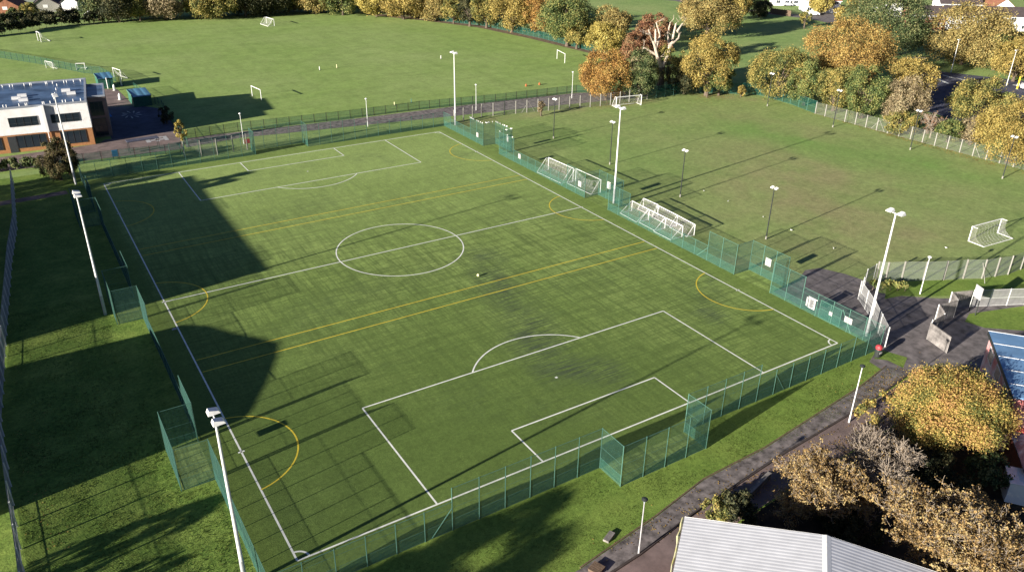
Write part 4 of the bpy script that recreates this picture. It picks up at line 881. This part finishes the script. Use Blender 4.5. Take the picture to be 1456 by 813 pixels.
# ------------------------------------------------------------------ trees
def np_mesh(name, v, f4, m):
    me = bpy.data.meshes.new(name); nv, nf = len(v), len(f4)
    me.vertices.add(nv); me.vertices.foreach_set('co', v.astype(np.float32).ravel())
    me.loops.add(nf*4); me.loops.foreach_set('vertex_index', f4.astype(np.int32).ravel())
    me.polygons.add(nf); me.polygons.foreach_set('loop_start', np.arange(0, nf*4, 4, dtype=np.int32))
    try: me.polygons.foreach_set('loop_total', np.full(nf, 4, dtype=np.int32))
    except Exception: pass
    me.materials.append(m); me.update(calc_edges=True); me.validate(); return me
PAL = {
 'gold': [(.15,.13,.03),(.31,.22,.045),(.44,.31,.065),(.46,.37,.09)],
 'orange': [(.16,.09,.024),(.35,.18,.035),(.48,.25,.05),(.48,.33,.08)],
 'amber': [(.13,.115,.035),(.3,.215,.06),(.42,.3,.08),(.4,.34,.11)],
 'browngreen': [(.03,.04,.015),(.08,.075,.025),(.13,.1,.04),(.16,.13,.05)],
 'amber2': [(.15,.1,.03),(.34,.2,.042),(.48,.29,.06),(.45,.34,.09)],
 'olive': [(.07,.085,.024),(.18,.19,.044),(.3,.265,.062),(.39,.3,.068)],
 'green': [(.045,.075,.024),(.105,.155,.042),(.18,.225,.056),(.31,.29,.075)],
 'dkgreen': [(.032,.055,.02),(.075,.115,.038),(.13,.17,.06),(.23,.235,.085)],
 'yellow': [(.2,.17,.03),(.4,.3,.05),(.5,.39,.07),(.5,.43,.11)],
 'maple': [(.11,.13,.03),(.27,.23,.045),(.43,.31,.055),(.53,.39,.085),(.46,.26,.08)],
 'red':    [(.13,.055,.03),(.25,.11,.05),(.33,.15,.07),(.33,.22,.1)],
 'brown': [(.12,.095,.05),(.25,.19,.1),(.36,.27,.14),(.38,.32,.18)],
 'bronze': [(.12,.08,.03),(.27,.17,.06),(.4,.25,.08),(.42,.32,.13)],
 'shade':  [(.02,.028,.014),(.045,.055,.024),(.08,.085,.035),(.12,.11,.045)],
}
def soft(c, a=.1):
    l = .3*c[0]+.6*c[1]+.1*c[2]; return tuple(x*(1-a)+l*a for x in c)
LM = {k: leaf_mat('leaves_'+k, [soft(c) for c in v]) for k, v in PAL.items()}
def leaves(rng, cen, rad, wts, n, size, ctr, flat=1.0):
    ci = rng.choice(len(cen), n, p=wts/wts.sum()); c = cen[ci]; r = rad[ci]
    out = c - ctr; out /= (np.linalg.norm(out, axis=1, keepdims=True)+1e-6)
    d = rng.normal(size=(n,3)); d /= np.linalg.norm(d, axis=1, keepdims=True); d = d + out*.75 + np.array([0,0,.25]); d /= np.linalg.norm(d, axis=1, keepdims=True)
    p = c + d*(r*np.where(rng.uniform(size=n) < .12, rng.uniform(1.0,1.3,n), rng.uniform(.3,1.0,n)**.5))[:,None]*np.array([1,1,flat])
    nn = d*.8 + rng.normal(size=(n,3))*.65; nn /= np.linalg.norm(nn, axis=1, keepdims=True)
    t = np.cross(nn, rng.normal(size=(n,3))); t /= (np.linalg.norm(t, axis=1, keepdims=True)+1e-6); b = np.cross(nn, t)
    s = (size*rng.uniform(.6,1.35,n))[:,None]
    v = np.stack([p-t*s*.5, p+b*s*.36+nn*s*.08, p+t*s*.55, p-b*s*.36+nn*s*.08], 1).reshape(-1,3)
    v[:,2] = np.maximum(v[:,2], .02)
    return v, np.arange(n*4).reshape(-1,4)
def tree(label, pal, x, y, H, R, zb, seed, n=None, size=None, name='autumn_tree', dens=1.0, lumps=None, bark='bark', lean=0.0, conic=0.0, group=None):
    zb *= (.3 if y > 130 else .5); R *= (1.3 if y > 130 else 1.1); rng = np.random.default_rng(seed); dist = math.dist((x,y),(-43.8,-99.2))
    t = thing(name, label, 'tree' if 'tree' in name or 'oak' in name or 'maple' in name else ('hedge' if 'hedge' in name else 'shrub'), (x,y,0), 0, group)
    cz = (H+zb)/2; hz = (H-zb)/2; ctr = np.array([lean,0,cz-.15*hz])
    K = lumps or int(24+R*4.5); K = min(K, 75)
    cen = []; rad = []
    for i in range(K):
        u = rng.uniform(-.95,1); th = rng.uniform(0,2*math.pi); s = math.sqrt(1-u*u); q = rng.uniform(.6,.8) if i % 5 else rng.uniform(.15,.5)
        k = R*(1-conic*max(0,u)); rr = R*rng.uniform(.2,.36)
        cen.append((lean+k*s*math.cos(th)*q, k*s*math.sin(th)*q, cz+hz*u*q)); rad.append(min(rr, hz*.55))
    cen = np.array(cen); rad = np.array(rad)
    if size is None: size = min(.5, max(.16, dist*.00145))
    if n is None: n = int(dens*min(36000, max(900, 15*R*max(R,hz)/(size*size*.4))))
    v, f = leaves(rng, cen, rad, rad**2, n, size, ctr)
    tr = .03*H+.05; mb = MB(); top = np.array([lean*.6,0,zb+hz*.9])
    mb.path([(0,0,0),(lean*.2,0,zb*.6+.2),tuple(top)], [tr*1.35,tr,tr*.45], 8)
    for i in range(0, K, 3):
        a = np.array([lean*.3,0,zb*.7+.2+rng.uniform(0,.4)*hz]); mid = (a+cen[i])/2+np.array([0,0,.12*hz])
        mb.path([tuple(a),tuple(mid),tuple(cen[i])], [tr*.38,tr*.2,tr*.06], 5)
    mb.build('trunk', M[bark], t)
    link('crown', np_mesh('crown', v, f, LM[pal]), t)
    return t
def twigs(rng, start, dirv, ln, r, depth, segs, spread=.6, up=.15, split=3):
    p = np.array(start, float); d = np.array(dirv, float); d /= np.linalg.norm(d); k = 3 if depth > 1 else 2
    for i in range(k):
        q = p + d*ln/k; segs.append((p.copy(), q.copy(), r*(1-.3*i/k), r*(1-.3*(i+1)/k))); p = q
        d = d + rng.normal(size=3)*.18 + np.array([0,0,up*.3]); d /= np.linalg.norm(d)
        if depth > 0 and (i > 0 or depth < 3):
            for _ in range(split if i == k-1 else split-1):
                e = d + rng.normal(size=3)*spread + np.array([0,0,up]); twigs(rng, p, e, ln*rng.uniform(.55,.8), r*.55, depth-1, segs, spread, up, split)
def seg_mesh(name, segs, m, n=3):
    a = np.array([s[0] for s in segs]); b = np.array([s[1] for s in segs]); ra = np.array([s[2] for s in segs]); rb = np.array([s[3] for s in segs])
    d = b-a; d /= (np.linalg.norm(d,axis=1,keepdims=True)+1e-9); u = np.cross(d, np.array([.31,.83,.46])); u /= np.linalg.norm(u,axis=1,keepdims=True); w_ = np.cross(d,u)
    vs = []
    for c, r in ((a,ra),(b,rb)):
        for i in range(n): t = 2*math.pi*i/n; vs.append(c+(u*math.cos(t)+w_*math.sin(t))*r[:,None])
    v = np.stack(vs,1).reshape(-1,3); base = (np.arange(len(segs))*2*n)[:,None]
    f = np.concatenate([base+np.array([[i,(i+1)%n,n+(i+1)%n,n+i]]) for i in range(n)],0)
    return np_mesh(name, v, f, m)
def bare_tree(label, x, y, H, R, seed, bark='pale_bark', r0=.16, depth=4, stems=4, minr=.0, leaf=None, nleaf=0, lsize=.2, name='bare_tree', split=3):
    rng = np.random.default_rng(seed); t = thing(name, label, 'tree', (x,y,0)); segs = []
    st = MB(); st.path([(0,0,0),(.05,.03,H*.12),(.1,0,H*.3)], [r0*1.4,r0*1.1,r0*.8], 8); st.build('trunk', M[bark], t)
    for i in range(stems):
        a = 2*math.pi*(i+rng.uniform(0,.5))/stems; twigs(rng, (0.05,0,H*rng.uniform(.12,.28)), (math.cos(a)*R/H*1.3, math.sin(a)*R/H*1.3, .8), H*.34, r0*.6, depth, segs, .65, .12, split)
    if minr: segs = [(a,b,max(c,minr),max(d,minr)) for a,b,c,d in segs]
    link('branches', seg_mesh('branches', segs, M[bark]), t)
    if nleaf:
        idx = rng.integers(0,len(segs),nleaf); c = np.array([segs[i][1] for i in idx]); rad = np.full(nleaf, .22)
        v, f = leaves(rng, c, rad, np.ones(nleaf), nleaf*2, lsize, np.array([0,0,H*.5])); link('crown', np_mesh('crown', v, f, LM[leaf]), t)
    return t

T = tree
# row behind the training field
T('rounded olive and gold tree at the green corner of the field fence', 'olive', 118.3, 35.1, 12.1, 7.2, 1.7, 1)
T('large orange topped tree rising behind the middle of the fence row', 'amber2', 141.0, 33.6, 16.5, 10.9, 3.3, 2)
T('green tree between the rounded olive tree and the bright green one', 'green', 119.4, 27.4, 10.7, 4.4, 0.7, 3)
T('olive tree standing just right of the green one, behind the first white fence posts', 'olive', 121.2, 20.4, 10.8, 4.6, 1.0, 4)
T('bright green and yellow tree at the middle of the white post fence', 'green', 121.7, 13.0, 12.4, 5.1, 0.8, 5)
T('golden tree behind the brown thin one, beside the shaded car park', 'gold', 139.8, 14.5, 11.3, 6.0, 2.0, 6)
T('brownish thinning tree on the fence beside the shaded car park', 'brown', 120.4, 1.8, 11.9, 4.6, 0.9, 7, dens=.7)
T('yellow green shrub at the foot of the brownish thinning tree', 'olive', 117.9, 0.7, 5.2, 3.5, 0.3, 8, name='leafy_shrub')
bare_tree('pinkish twiggy shrub between the brown tree and the golden ash', *(120.98, -4.65), 5.5, 3.0, 9, bark='pale_bark', r0=.1, depth=3, minr=.03, leaf='red', nleaf=500, lsize=.2, name='twiggy_shrub')
T('yellow green ash tree before the sunlit car park', 'olive', 135.4, -6.0, 10.9, 6.3, 2.0, 10)
T('narrow green tree at the side of the yellow green ash', 'green', 139.5, -9.0, 9.2, 2.4, 0.9, 110, conic=.5)
T('rusty brown shrub on the white post fence below the yellow green ash', 'brown', 123.5, -11.9, 6.3, 2.6, 0.6, 11, dens=.8, name='leafy_shrub')
T('low green shrub beside the rusty brown shrub', 'green', 121.2, -8.3, 4.5, 3.0, 0.3, 12, name='leafy_shrub')
T('big gold tree overhanging the end of the white post fence', 'gold', 118.3, -22.7, 11.5, 6.6, 1.4, 13)
T('huge green oak standing in front of the red brick house', 'dkgreen', 186.5, 54.5, 20.0, 12.2, 2.5, 14, name='oak_tree')
T('yellow tree peeping out beside the huge green oak', 'gold', 202.1, 78.2, 14.4, 5.7, 4.6, 15)
T('broad golden tree in front of the long dark roof', 'amber', 200.7, 37.3, 15.7, 12.5, 1.6, 16)
T('green tree at the side of the broad golden tree', 'green', 201.5, 27.9, 11.4, 4.5, 1.2, 17)
T('orange tree at the car park edge beside the tall lamp', 'gold', 191.8, 16.8, 11.2, 6.5, 1.9, 18)
T('second orange tree higher up beside the bare grey one', 'orange', 215.2, 27.2, 9.3, 5.2, 1.6, 19)
bare_tree('bare grey tree in front of the white gabled house', *(237.02, 42.72), 7, 3.6, 20, r0=.14, depth=3, minr=.06)
T('golden oak with visible trunk standing alone in the park', 'amber', 164.6, 107.0, 14.1, 10.0, 4.2, 21, name='oak_tree')
T('golden tree beside the lone park oak', 'gold', 201.3, 128.8, 10.7, 5.6, 3.6, 22)
T('dark evergreen behind the lone park oak', 'shade', 217.4, 132.3, 6.9, 4.2, 0.5, 23)
T('slim young tree beside the park road', 'olive', 210.6, 104.0, 6.7, 2.0, 2.0, 24, name='young_tree')
T('yellow tree in front of the white house by the park road', 'yellow', 246.3, 125.8, 7.1, 4.6, 1.6, 25)
# cluster round the dead tree
T('bright orange tree over the path at the corner of the training field', 'orange', 80.7, 55.2, 11.6, 6.5, 1.5, 30)
T('dark green tree behind the far netted goal', 'dkgreen', 87.5, 51.4, 11.8, 4.8, 1.0, 31)
T('orange and yellow tree beside the dead tree, over the green fence', 'gold', 105.6, 46.3, 15.2, 6.8, 3.5, 32)
T('low green growth at the foot of the orange and yellow tree', 'green', 108.4, 44.8, 7.0, 3.5, 2.5, 132, name='leafy_shrub')
T('rusty red tree behind the dead tree', 'red', 116.1, 78.7, 16.6, 5.0, 2.8, 33)
T('reddish bush between the rusty red tree and the yellow one', 'red', 108.6, 78.5, 11.1, 4.1, 1.6, 34, dens=.8)
T('brown green undergrowth tree beneath the dead tree', 'olive', 102.3, 56.7, 11.3, 4.1, 1.8, 35, dens=.8)
T('brown shrub at the foot of the dead tree', 'brown', 106.0, 71.7, 6.8, 3.4, 0.8, 36, dens=.7, name='leafy_shrub')
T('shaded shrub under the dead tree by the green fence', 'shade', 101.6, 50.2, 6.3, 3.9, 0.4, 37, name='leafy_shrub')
dt = thing('dead_tree', 'bleached dead tree with thick bare limbs rising from a dark trunk', 'tree', (*(99.34, 56.62),0))
DH = 16.01
MB().path([(0,0,0),(.1,0,DH*.2),(0,0,DH*.36)], [1.0,.75,.8], 9).build('trunk', M['bark'], dt)
limbs = [[(0,0,.34),(.12,0,.55),(.22,.02,.75),(.3,.05,1.0)],[(0,0,.34),(-.12,0,.5),(-.24,0,.72),(-.4,.02,.95)],[(.2,0,.7),(.36,0,.78),(.46,.1,.92)],[(.15,0,.62),(.16,.1,.85),(.2,.1,1.02)],
         [(-.2,0,.66),(-.12,0,.85),(-.16,.1,1.04)],[(-.14,0,.55),(-.42,.1,.68),(-.48,.1,.5)],[(-.3,0,.8),(-.46,-.1,.9),(-.56,-.1,.92)],[(0,0,.36),(-.02,.2,.6),(.02,.3,.9)],[(.3,0,.88),(.42,0,1.0)]]
segs = []; rng = np.random.default_rng(5); mb = MB()
for li in limbs:
    pts = [Vector((p[0]*DH*.82, p[1]*DH*.82, p[2]*DH)) for p in li]; r0 = .55 if li[0][2] < .4 else .34
    mb.path(pts, [r0*(1-.62*i/(len(pts)-1)) for i in range(len(pts))], 7)
    for p in pts[1:]: 
        twigs(rng, p, (rng.normal(), rng.normal(), rng.uniform(.2,1.2)), 1.5, .07, 1, segs, .6, .2, 2)
mb.build('limbs', M['dead_wood'], dt)
link('branches', seg_mesh('branches', [(a,b,max(c,.035),max(d,.03)) for a,b,c,d in segs], M['dead_wood']), dt)
# boundary of the far field
T('golden brown tree at the park corner of the far field', 'amber', 122.7, 106.5, 13.2, 6.2, 3.0, 40)
T('bright yellow tree in the far field boundary', 'yellow', 111.0, 95.1, 10.1, 5.4, 3.7, 41)
T('yellow green tree beside the bright yellow one', 'olive', 113.1, 111.6, 10.2, 4.8, 2.6, 42)
T('large dark green and gold tree in the far field boundary', 'green', 113.2, 116.9, 16.3, 8.5, 2.6, 43)
T('rusty orange tree in the far field boundary', 'orange', 115.5, 135.9, 14.9, 5.2, 2.8, 44)
T('gold and green tree in the far field boundary', 'gold', 111.5, 147.4, 14.8, 6.3, 2.8, 45)
T('green tree with yellow edges in the far field boundary', 'olive', 108.1, 159.1, 14.2, 4.7, 2.9, 46)
T('dark gap tree in the boundary between green and yellow ones', 'shade', 104.3, 164.5, 13.4, 3.5, 2.9, 146)
T('yellow green bush leaning over the boundary fence', 'olive', 102.1, 172.7, 8.3, 3.8, 3.0, 47)
T('bronze tree in the boundary above the lone marker post', 'amber', 98.8, 181.6, 12.9, 6.5, 2.5, 48)
T('golden tree in the boundary above the far field', 'gold', 90.1, 189.8, 13.4, 6.8, 3.0, 49)
T('tall yellow tree in the boundary, second of the far gold pair', 'yellow', 84.0, 200.6, 13.1, 6.4, 2.6, 50)
T('green tree in the boundary before the gold pair', 'green', 73.9, 209.6, 12.2, 6.4, 3.1, 51)
T('olive brown tree at the turn of the far boundary', 'amber', 65.7, 217.8, 11.8, 6.5, 3.1, 52)
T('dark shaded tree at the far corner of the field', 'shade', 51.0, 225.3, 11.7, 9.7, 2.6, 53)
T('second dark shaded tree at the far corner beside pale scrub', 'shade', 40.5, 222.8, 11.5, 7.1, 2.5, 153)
T('olive tree with pale trunk above the far field edge', 'olive', 29.6, 224.6, 10.9, 9.3, 4.0, 54)
T('green brown tree in the hedge line above the far field', 'brown', 13.1, 229.3, 10.7, 6.7, 3.9, 55)
T('yellow green tree at the hedge above the far field', 'olive', 4.6, 230.1, 9.7, 4.8, 3.9, 56)
T('dark conifer in the shaded corner of the far hedge', 'shade', -2.5, 230.2, 11.4, 6.2, 3.4, 57)
T('tall green tree beside the white end wall', 'dkgreen', -8.1, 236.6, 10.6, 5.3, 2.9, 58)
T('olive garden tree before the grey bungalow', 'olive', -28.5, 258.1, 4.4, 2.6, 1.5, 60)
T('green garden tree at the corner by the orange bungalow', 'green', -34.2, 253.6, 3.6, 2.8, 1.0, 61)
for i, (bx_, pal, nm) in enumerate(((470,'dkgreen','dark green tree in the second row behind the olive brown boundary tree'),(514,'olive','olive tree in the second row behind the tall yellow boundary tree'),(556,'amber','amber tree in the second row between the two gold boundary trees'),
      (598,'dkgreen','dark tree in the second row beside the bronze boundary tree'),(632,'red','rusty tree in the second row behind the leaning green bush'),(678,'dkgreen','dark tree in the second row behind the dark gap tree'),(712,'olive','olive tree in the second row behind the gold and green tree'),(752,'amber','amber tree in the second row behind the rusty orange tree'))):
    q = [(79.10, 236.69), (88.81, 227.31), (96.27, 214.78), (105.12, 206.03), (110.16, 195.17), (116.18, 180.21), (119.10, 167.45), (121.55, 152.09)][i]
    T(nm, pal, q[0], q[1], 11+i % 3, 5.2, 1.0, 300+i)
def hedge(label, pts, h, wd, pal, seed, name='boundary_hedge', size=.5, dens=1.0):
    rng = np.random.default_rng(seed); b = pts[0]; t = thing(name, label, 'hedge', (*b,0)); cen = []; rad = []; mb = MB()
    for a, c in zip(pts, pts[1:]):
        ln = math.dist(a,c); n = max(1,int(ln/(wd*.7)))
        for i in range(n):
            f = (i+.5)/n; hh = h*rng.uniform(.7,1.1); cx = a[0]+(c[0]-a[0])*f-b[0]; cy = a[1]+(c[1]-a[1])*f-b[1]
            for z in ([.35,.75] if h > 1.5 else [.5]): cen.append((cx+rng.normal()*wd*.15,cy+rng.normal()*wd*.15,hh*z)); rad.append(max(wd*.45,h*.3))
            mb.path([(cx,cy,0),(cx+.05,cy,hh*.5)],[.06,.03],5)
    cen = np.array(cen); rad = np.array(rad); n = int(dens*len(cen)*max(60, 16*(rad.mean()/size)**2*3))
    v, f = leaves(rng, cen, rad, np.ones(len(cen)), min(n,40000), size, np.array([cen[:,0].mean(),cen[:,1].mean(),-20.]))
    mb.build('stems', M['bark'], t); link('foliage', np_mesh('foliage', v, f, LM[pal]), t)
hedge('long dark shaded hedge below the far bungalows', [(-56,216),(-40,219),(-27,229),(-8,231)], 3.6, 3.4, 'shade', 70)
hedge('dark clipped hedge behind the long shaded one', [(-56,236),(-36,240),(-14,246)], 3.0, 3.6, 'shade', 71)
hedge('rough brown and green scrub along the top of the far field', [(-6,231),(10,236),(24,234),(36,230),(50,230)], 3.4, 3.2, 'brown', 72)
hedge('pale scrub hedge along the far field boundary', [(50,229),(58,229),(72,219),(85,211),(97,190)], 3.2, 3.2, 'brown', 73)
hedge('green ivy hedge under the boundary trees of the far field', [(99,189),(110,164),(115,134),(116.5,104),(117,92)], 3.4, 2.8, 'dkgreen', 74)
hedge('low clipped green hedge below the school windows', [(-60,67.0),(-47,67.0),(-41.2,65.4)], 1.9, 1.9, 'dkgreen', 75, 'clipped_hedge', .35)
hedge('weedy green bushes by the pale mesh panels of the yard', [(47.6,-43.6),(49.6,-44.9),(52.0,-46.6)], 1.3, 1.4, 'green', 76, 'leafy_bushes', .25)
T('dense brown and green bush beside the lawn floodlight', 'browngreen', -38.6, 56.4, 7.6, 3.1, 0.0, 80, name='leafy_shrub', dens=1.5)
T('narrow yellow sapling beside the playground fence', 'yellow', -15.9, 67.4, 5.4, 1.2, 0.4, 81, name='young_tree', conic=.5)
T('dark green hedge tree lining the shaded playground edge', 'shade', -15.3, 84.7, 4.0, 1.5, 0.0, 82, name='leafy_shrub')
T('small brown staked sapling on the training field by the path fence', 'brown', 58.5, 50.5, 3.7, 0.9, 1.4, 83, name='young_tree', conic=.6)
T('thin sapling with pale stem before the dark green fence', 'olive', 104.2, 44.6, 3.3, 0.9, 2.3, 84, name='young_tree')
T('little yellow bush at the corner of the green field fence', 'gold', 112.2, 41.0, 3.1, 1.1, 0.2, 85, name='leafy_shrub')
# near trees
T('large golden maple beside the blue roofed building', 'maple', *(24.42, -68.51), 7.7, 5.2, 2.8, 90, n=95000, size=.145, name='maple_tree', lumps=110, conic=.3)
T('small orange shrub beside the white lamp post with dark head', 'maple', *(22.23, -63.06), 3.6, 2.0, .3, 91, n=1100, size=.24, name='leafy_shrub', lumps=10)
bare_tree('pale thin leaved tree beside the path, left of the leafless one', *(6.84, -69.12), 6.0, 4.4, 92, r0=.16, depth=4, stems=7, minr=.014, leaf='bronze', nleaf=20000, lsize=.14, name='thin_tree')
bare_tree('leafless pale twiggy tree between the golden maple and the thin leaved tree', *(13.08, -69.52), 6.0, 3.2, 93, r0=.15, depth=4, stems=6, minr=.018, leaf='bronze', nleaf=900, lsize=.12)
bare_tree('bronze leaved tree with bare twigs behind the corrugated roof', *(8.57, -78.59), 8.0, 5.4, 94, r0=.18, depth=4, stems=8, minr=.014, leaf='bronze', nleaf=30000, lsize=.15, name='thin_tree')
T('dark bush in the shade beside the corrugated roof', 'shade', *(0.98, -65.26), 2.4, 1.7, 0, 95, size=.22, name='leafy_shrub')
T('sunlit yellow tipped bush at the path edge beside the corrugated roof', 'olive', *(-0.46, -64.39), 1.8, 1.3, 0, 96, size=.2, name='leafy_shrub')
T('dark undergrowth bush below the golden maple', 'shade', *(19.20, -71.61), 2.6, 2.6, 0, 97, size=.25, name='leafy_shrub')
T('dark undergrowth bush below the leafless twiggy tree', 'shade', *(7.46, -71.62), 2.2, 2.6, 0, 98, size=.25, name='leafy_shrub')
T('dark green bush beside the white cabin', 'dkgreen', *(23.03, -73.93), 3.4, 1.8, 0, 99, size=.25, name='leafy_shrub')
T('weedy plants at the foot of the corrugated hall wall', 'green', -12.2, -69.6, 1.0, 1.3, 0, 100, size=.2, name='leafy_shrub')
# trees beyond the grey fence, off to the side, that shade the lawn; those against the hall are added to soften its shadow edge
for i, (lb, pal, x, y, H, R, zb) in enumerate((('slim olive tree beyond the grey fence', 'olive', -66,-44.5,7.5,2.0,2.5), ('round olive tree beyond the grey fence', 'olive', -65,-49,6.6,1.7,2.5),
     ('broad gold tree beyond the lawn corner', 'gold', -66,-64.4,13.8,4.4,2.5), ('tall olive tree beyond the sports hall', 'olive', -66,46,11.5,3.4,3), ('tall green tree beyond the sports hall', 'green', -70,52,11.0,3.6,3), ('small olive tree added to soften the shadow edge of the flat roofed hall', 'olive', -59,1.5,9.6,2.2,2.5), ('rounded gold tree added to soften the shadow edge of the flat roofed hall', 'gold', -59,9,9.3,2.6,2.5), ('green tree added to soften the shadow edge at the middle of the flat roofed hall', 'green', -59,17,9.9,2.8,2.5), ('amber tree added to soften the shadow edge of the flat roofed hall', 'amber', -59,26,9.5,2.6,2.5), ('leafy gold tree beyond the flat roofed hall', 'gold', -62.5,36,14.5,2.6,3))):
    T(lb, pal, x, y, H, R, zb, 200+i, dens=2.2 if H > 13 else 1.0, size=.32)
# rough grass on the near banks, too many blades to count
def tufts(name, polys, n, hgt, m, seed):
    rng = np.random.default_rng(seed); P = []
    for (x0,y0,x1,y1,k) in polys:
        q = int(n*k); P.append(np.stack([rng.uniform(x0,x1,q), rng.uniform(y0,y1,q)],1))
    P = np.concatenate(P); nz = fbm(P[:,0]*.5, P[:,1]*.5); P = P[rng.uniform(size=len(P)) < np.clip((nz-.25)*2.2,.05,1)]; n = len(P)
    a = rng.uniform(0,2*math.pi,n); h = hgt*rng.uniform(.4,1.3,n); wd = rng.uniform(.05,.11,n)*hgt/.2; lx = rng.normal(size=n)*.1; ly = rng.normal(size=n)*.1
    c, s = np.cos(a)*wd, np.sin(a)*wd; z = np.zeros(n)
    v = np.stack([np.stack([P[:,0]-c,P[:,1]-s,z],1), np.stack([P[:,0]+c,P[:,1]+s,z],1), np.stack([P[:,0]+c*.4+lx,P[:,1]+s*.4+ly,h],1), np.stack([P[:,0]-c*.4+lx,P[:,1]-s*.4+ly,h],1)],1).reshape(-1,3)
    o = link(name, np_mesh(name, v, np.arange(n*4).reshape(-1,4), m)); o['kind'] = 'stuff'
LG = leaf_mat('grass_blades', [(.035,.06,.01),(.065,.11,.016),(.09,.14,.022),(.13,.155,.035)], .4, .3)
tufts('rough_grass', [(-50.6,-60,-38.6,-20,1.0),(-38.6,-60,-35.9,-38,.12),(-50,-20,-38.6,6,.35)], 30000, .07, LG, 1)
tufts('verge_tufts', [(-35,-62.5,-5.4,-54.15,.55),(-5.4,-60.2,34,-57.1,.35),(5.5,-57.1,33,-54.2,.2)], 30000, .035, LG, 2)

# fallen leaves lying round the trees
rng = np.random.default_rng(77); P = []
for (cx, cy, rx, ry, k) in ((24,-66,9,5,1500), (12,-64.2,10,3.0,900), (2,-62.6,12,1.6,350), (79,51.5,6,4,500), (108,45,7,5,500), (115.5,-5,1.6,30,1200), (30,-59,6,2.2,500), (-49,-35,1.5,25,150)):
    P.append(np.stack([cx+rng.normal(size=k)*rx*.5, cy+rng.normal(size=k)*ry*.5], 1))
P = np.concatenate(P); n = len(P); a = rng.uniform(0, 2*math.pi, n); r = rng.uniform(.05,.11,n)*np.where(P[:,0] > 70, 1.7, 1.0)
vs = [np.stack([P[:,0]+np.cos(a+t)*r*q, P[:,1]+np.sin(a+t)*r*q, rng.uniform(.016,.05,n)], 1) for t, q in ((0,1),(1.5,.6),(3.14,1),(4.6,.6))]
o = link('fallen_leaves', np_mesh('fallen_leaves', np.stack(vs,1).reshape(-1,3), np.arange(n*4).reshape(-1,4), LM['amber2'])); o['kind'] = 'stuff'
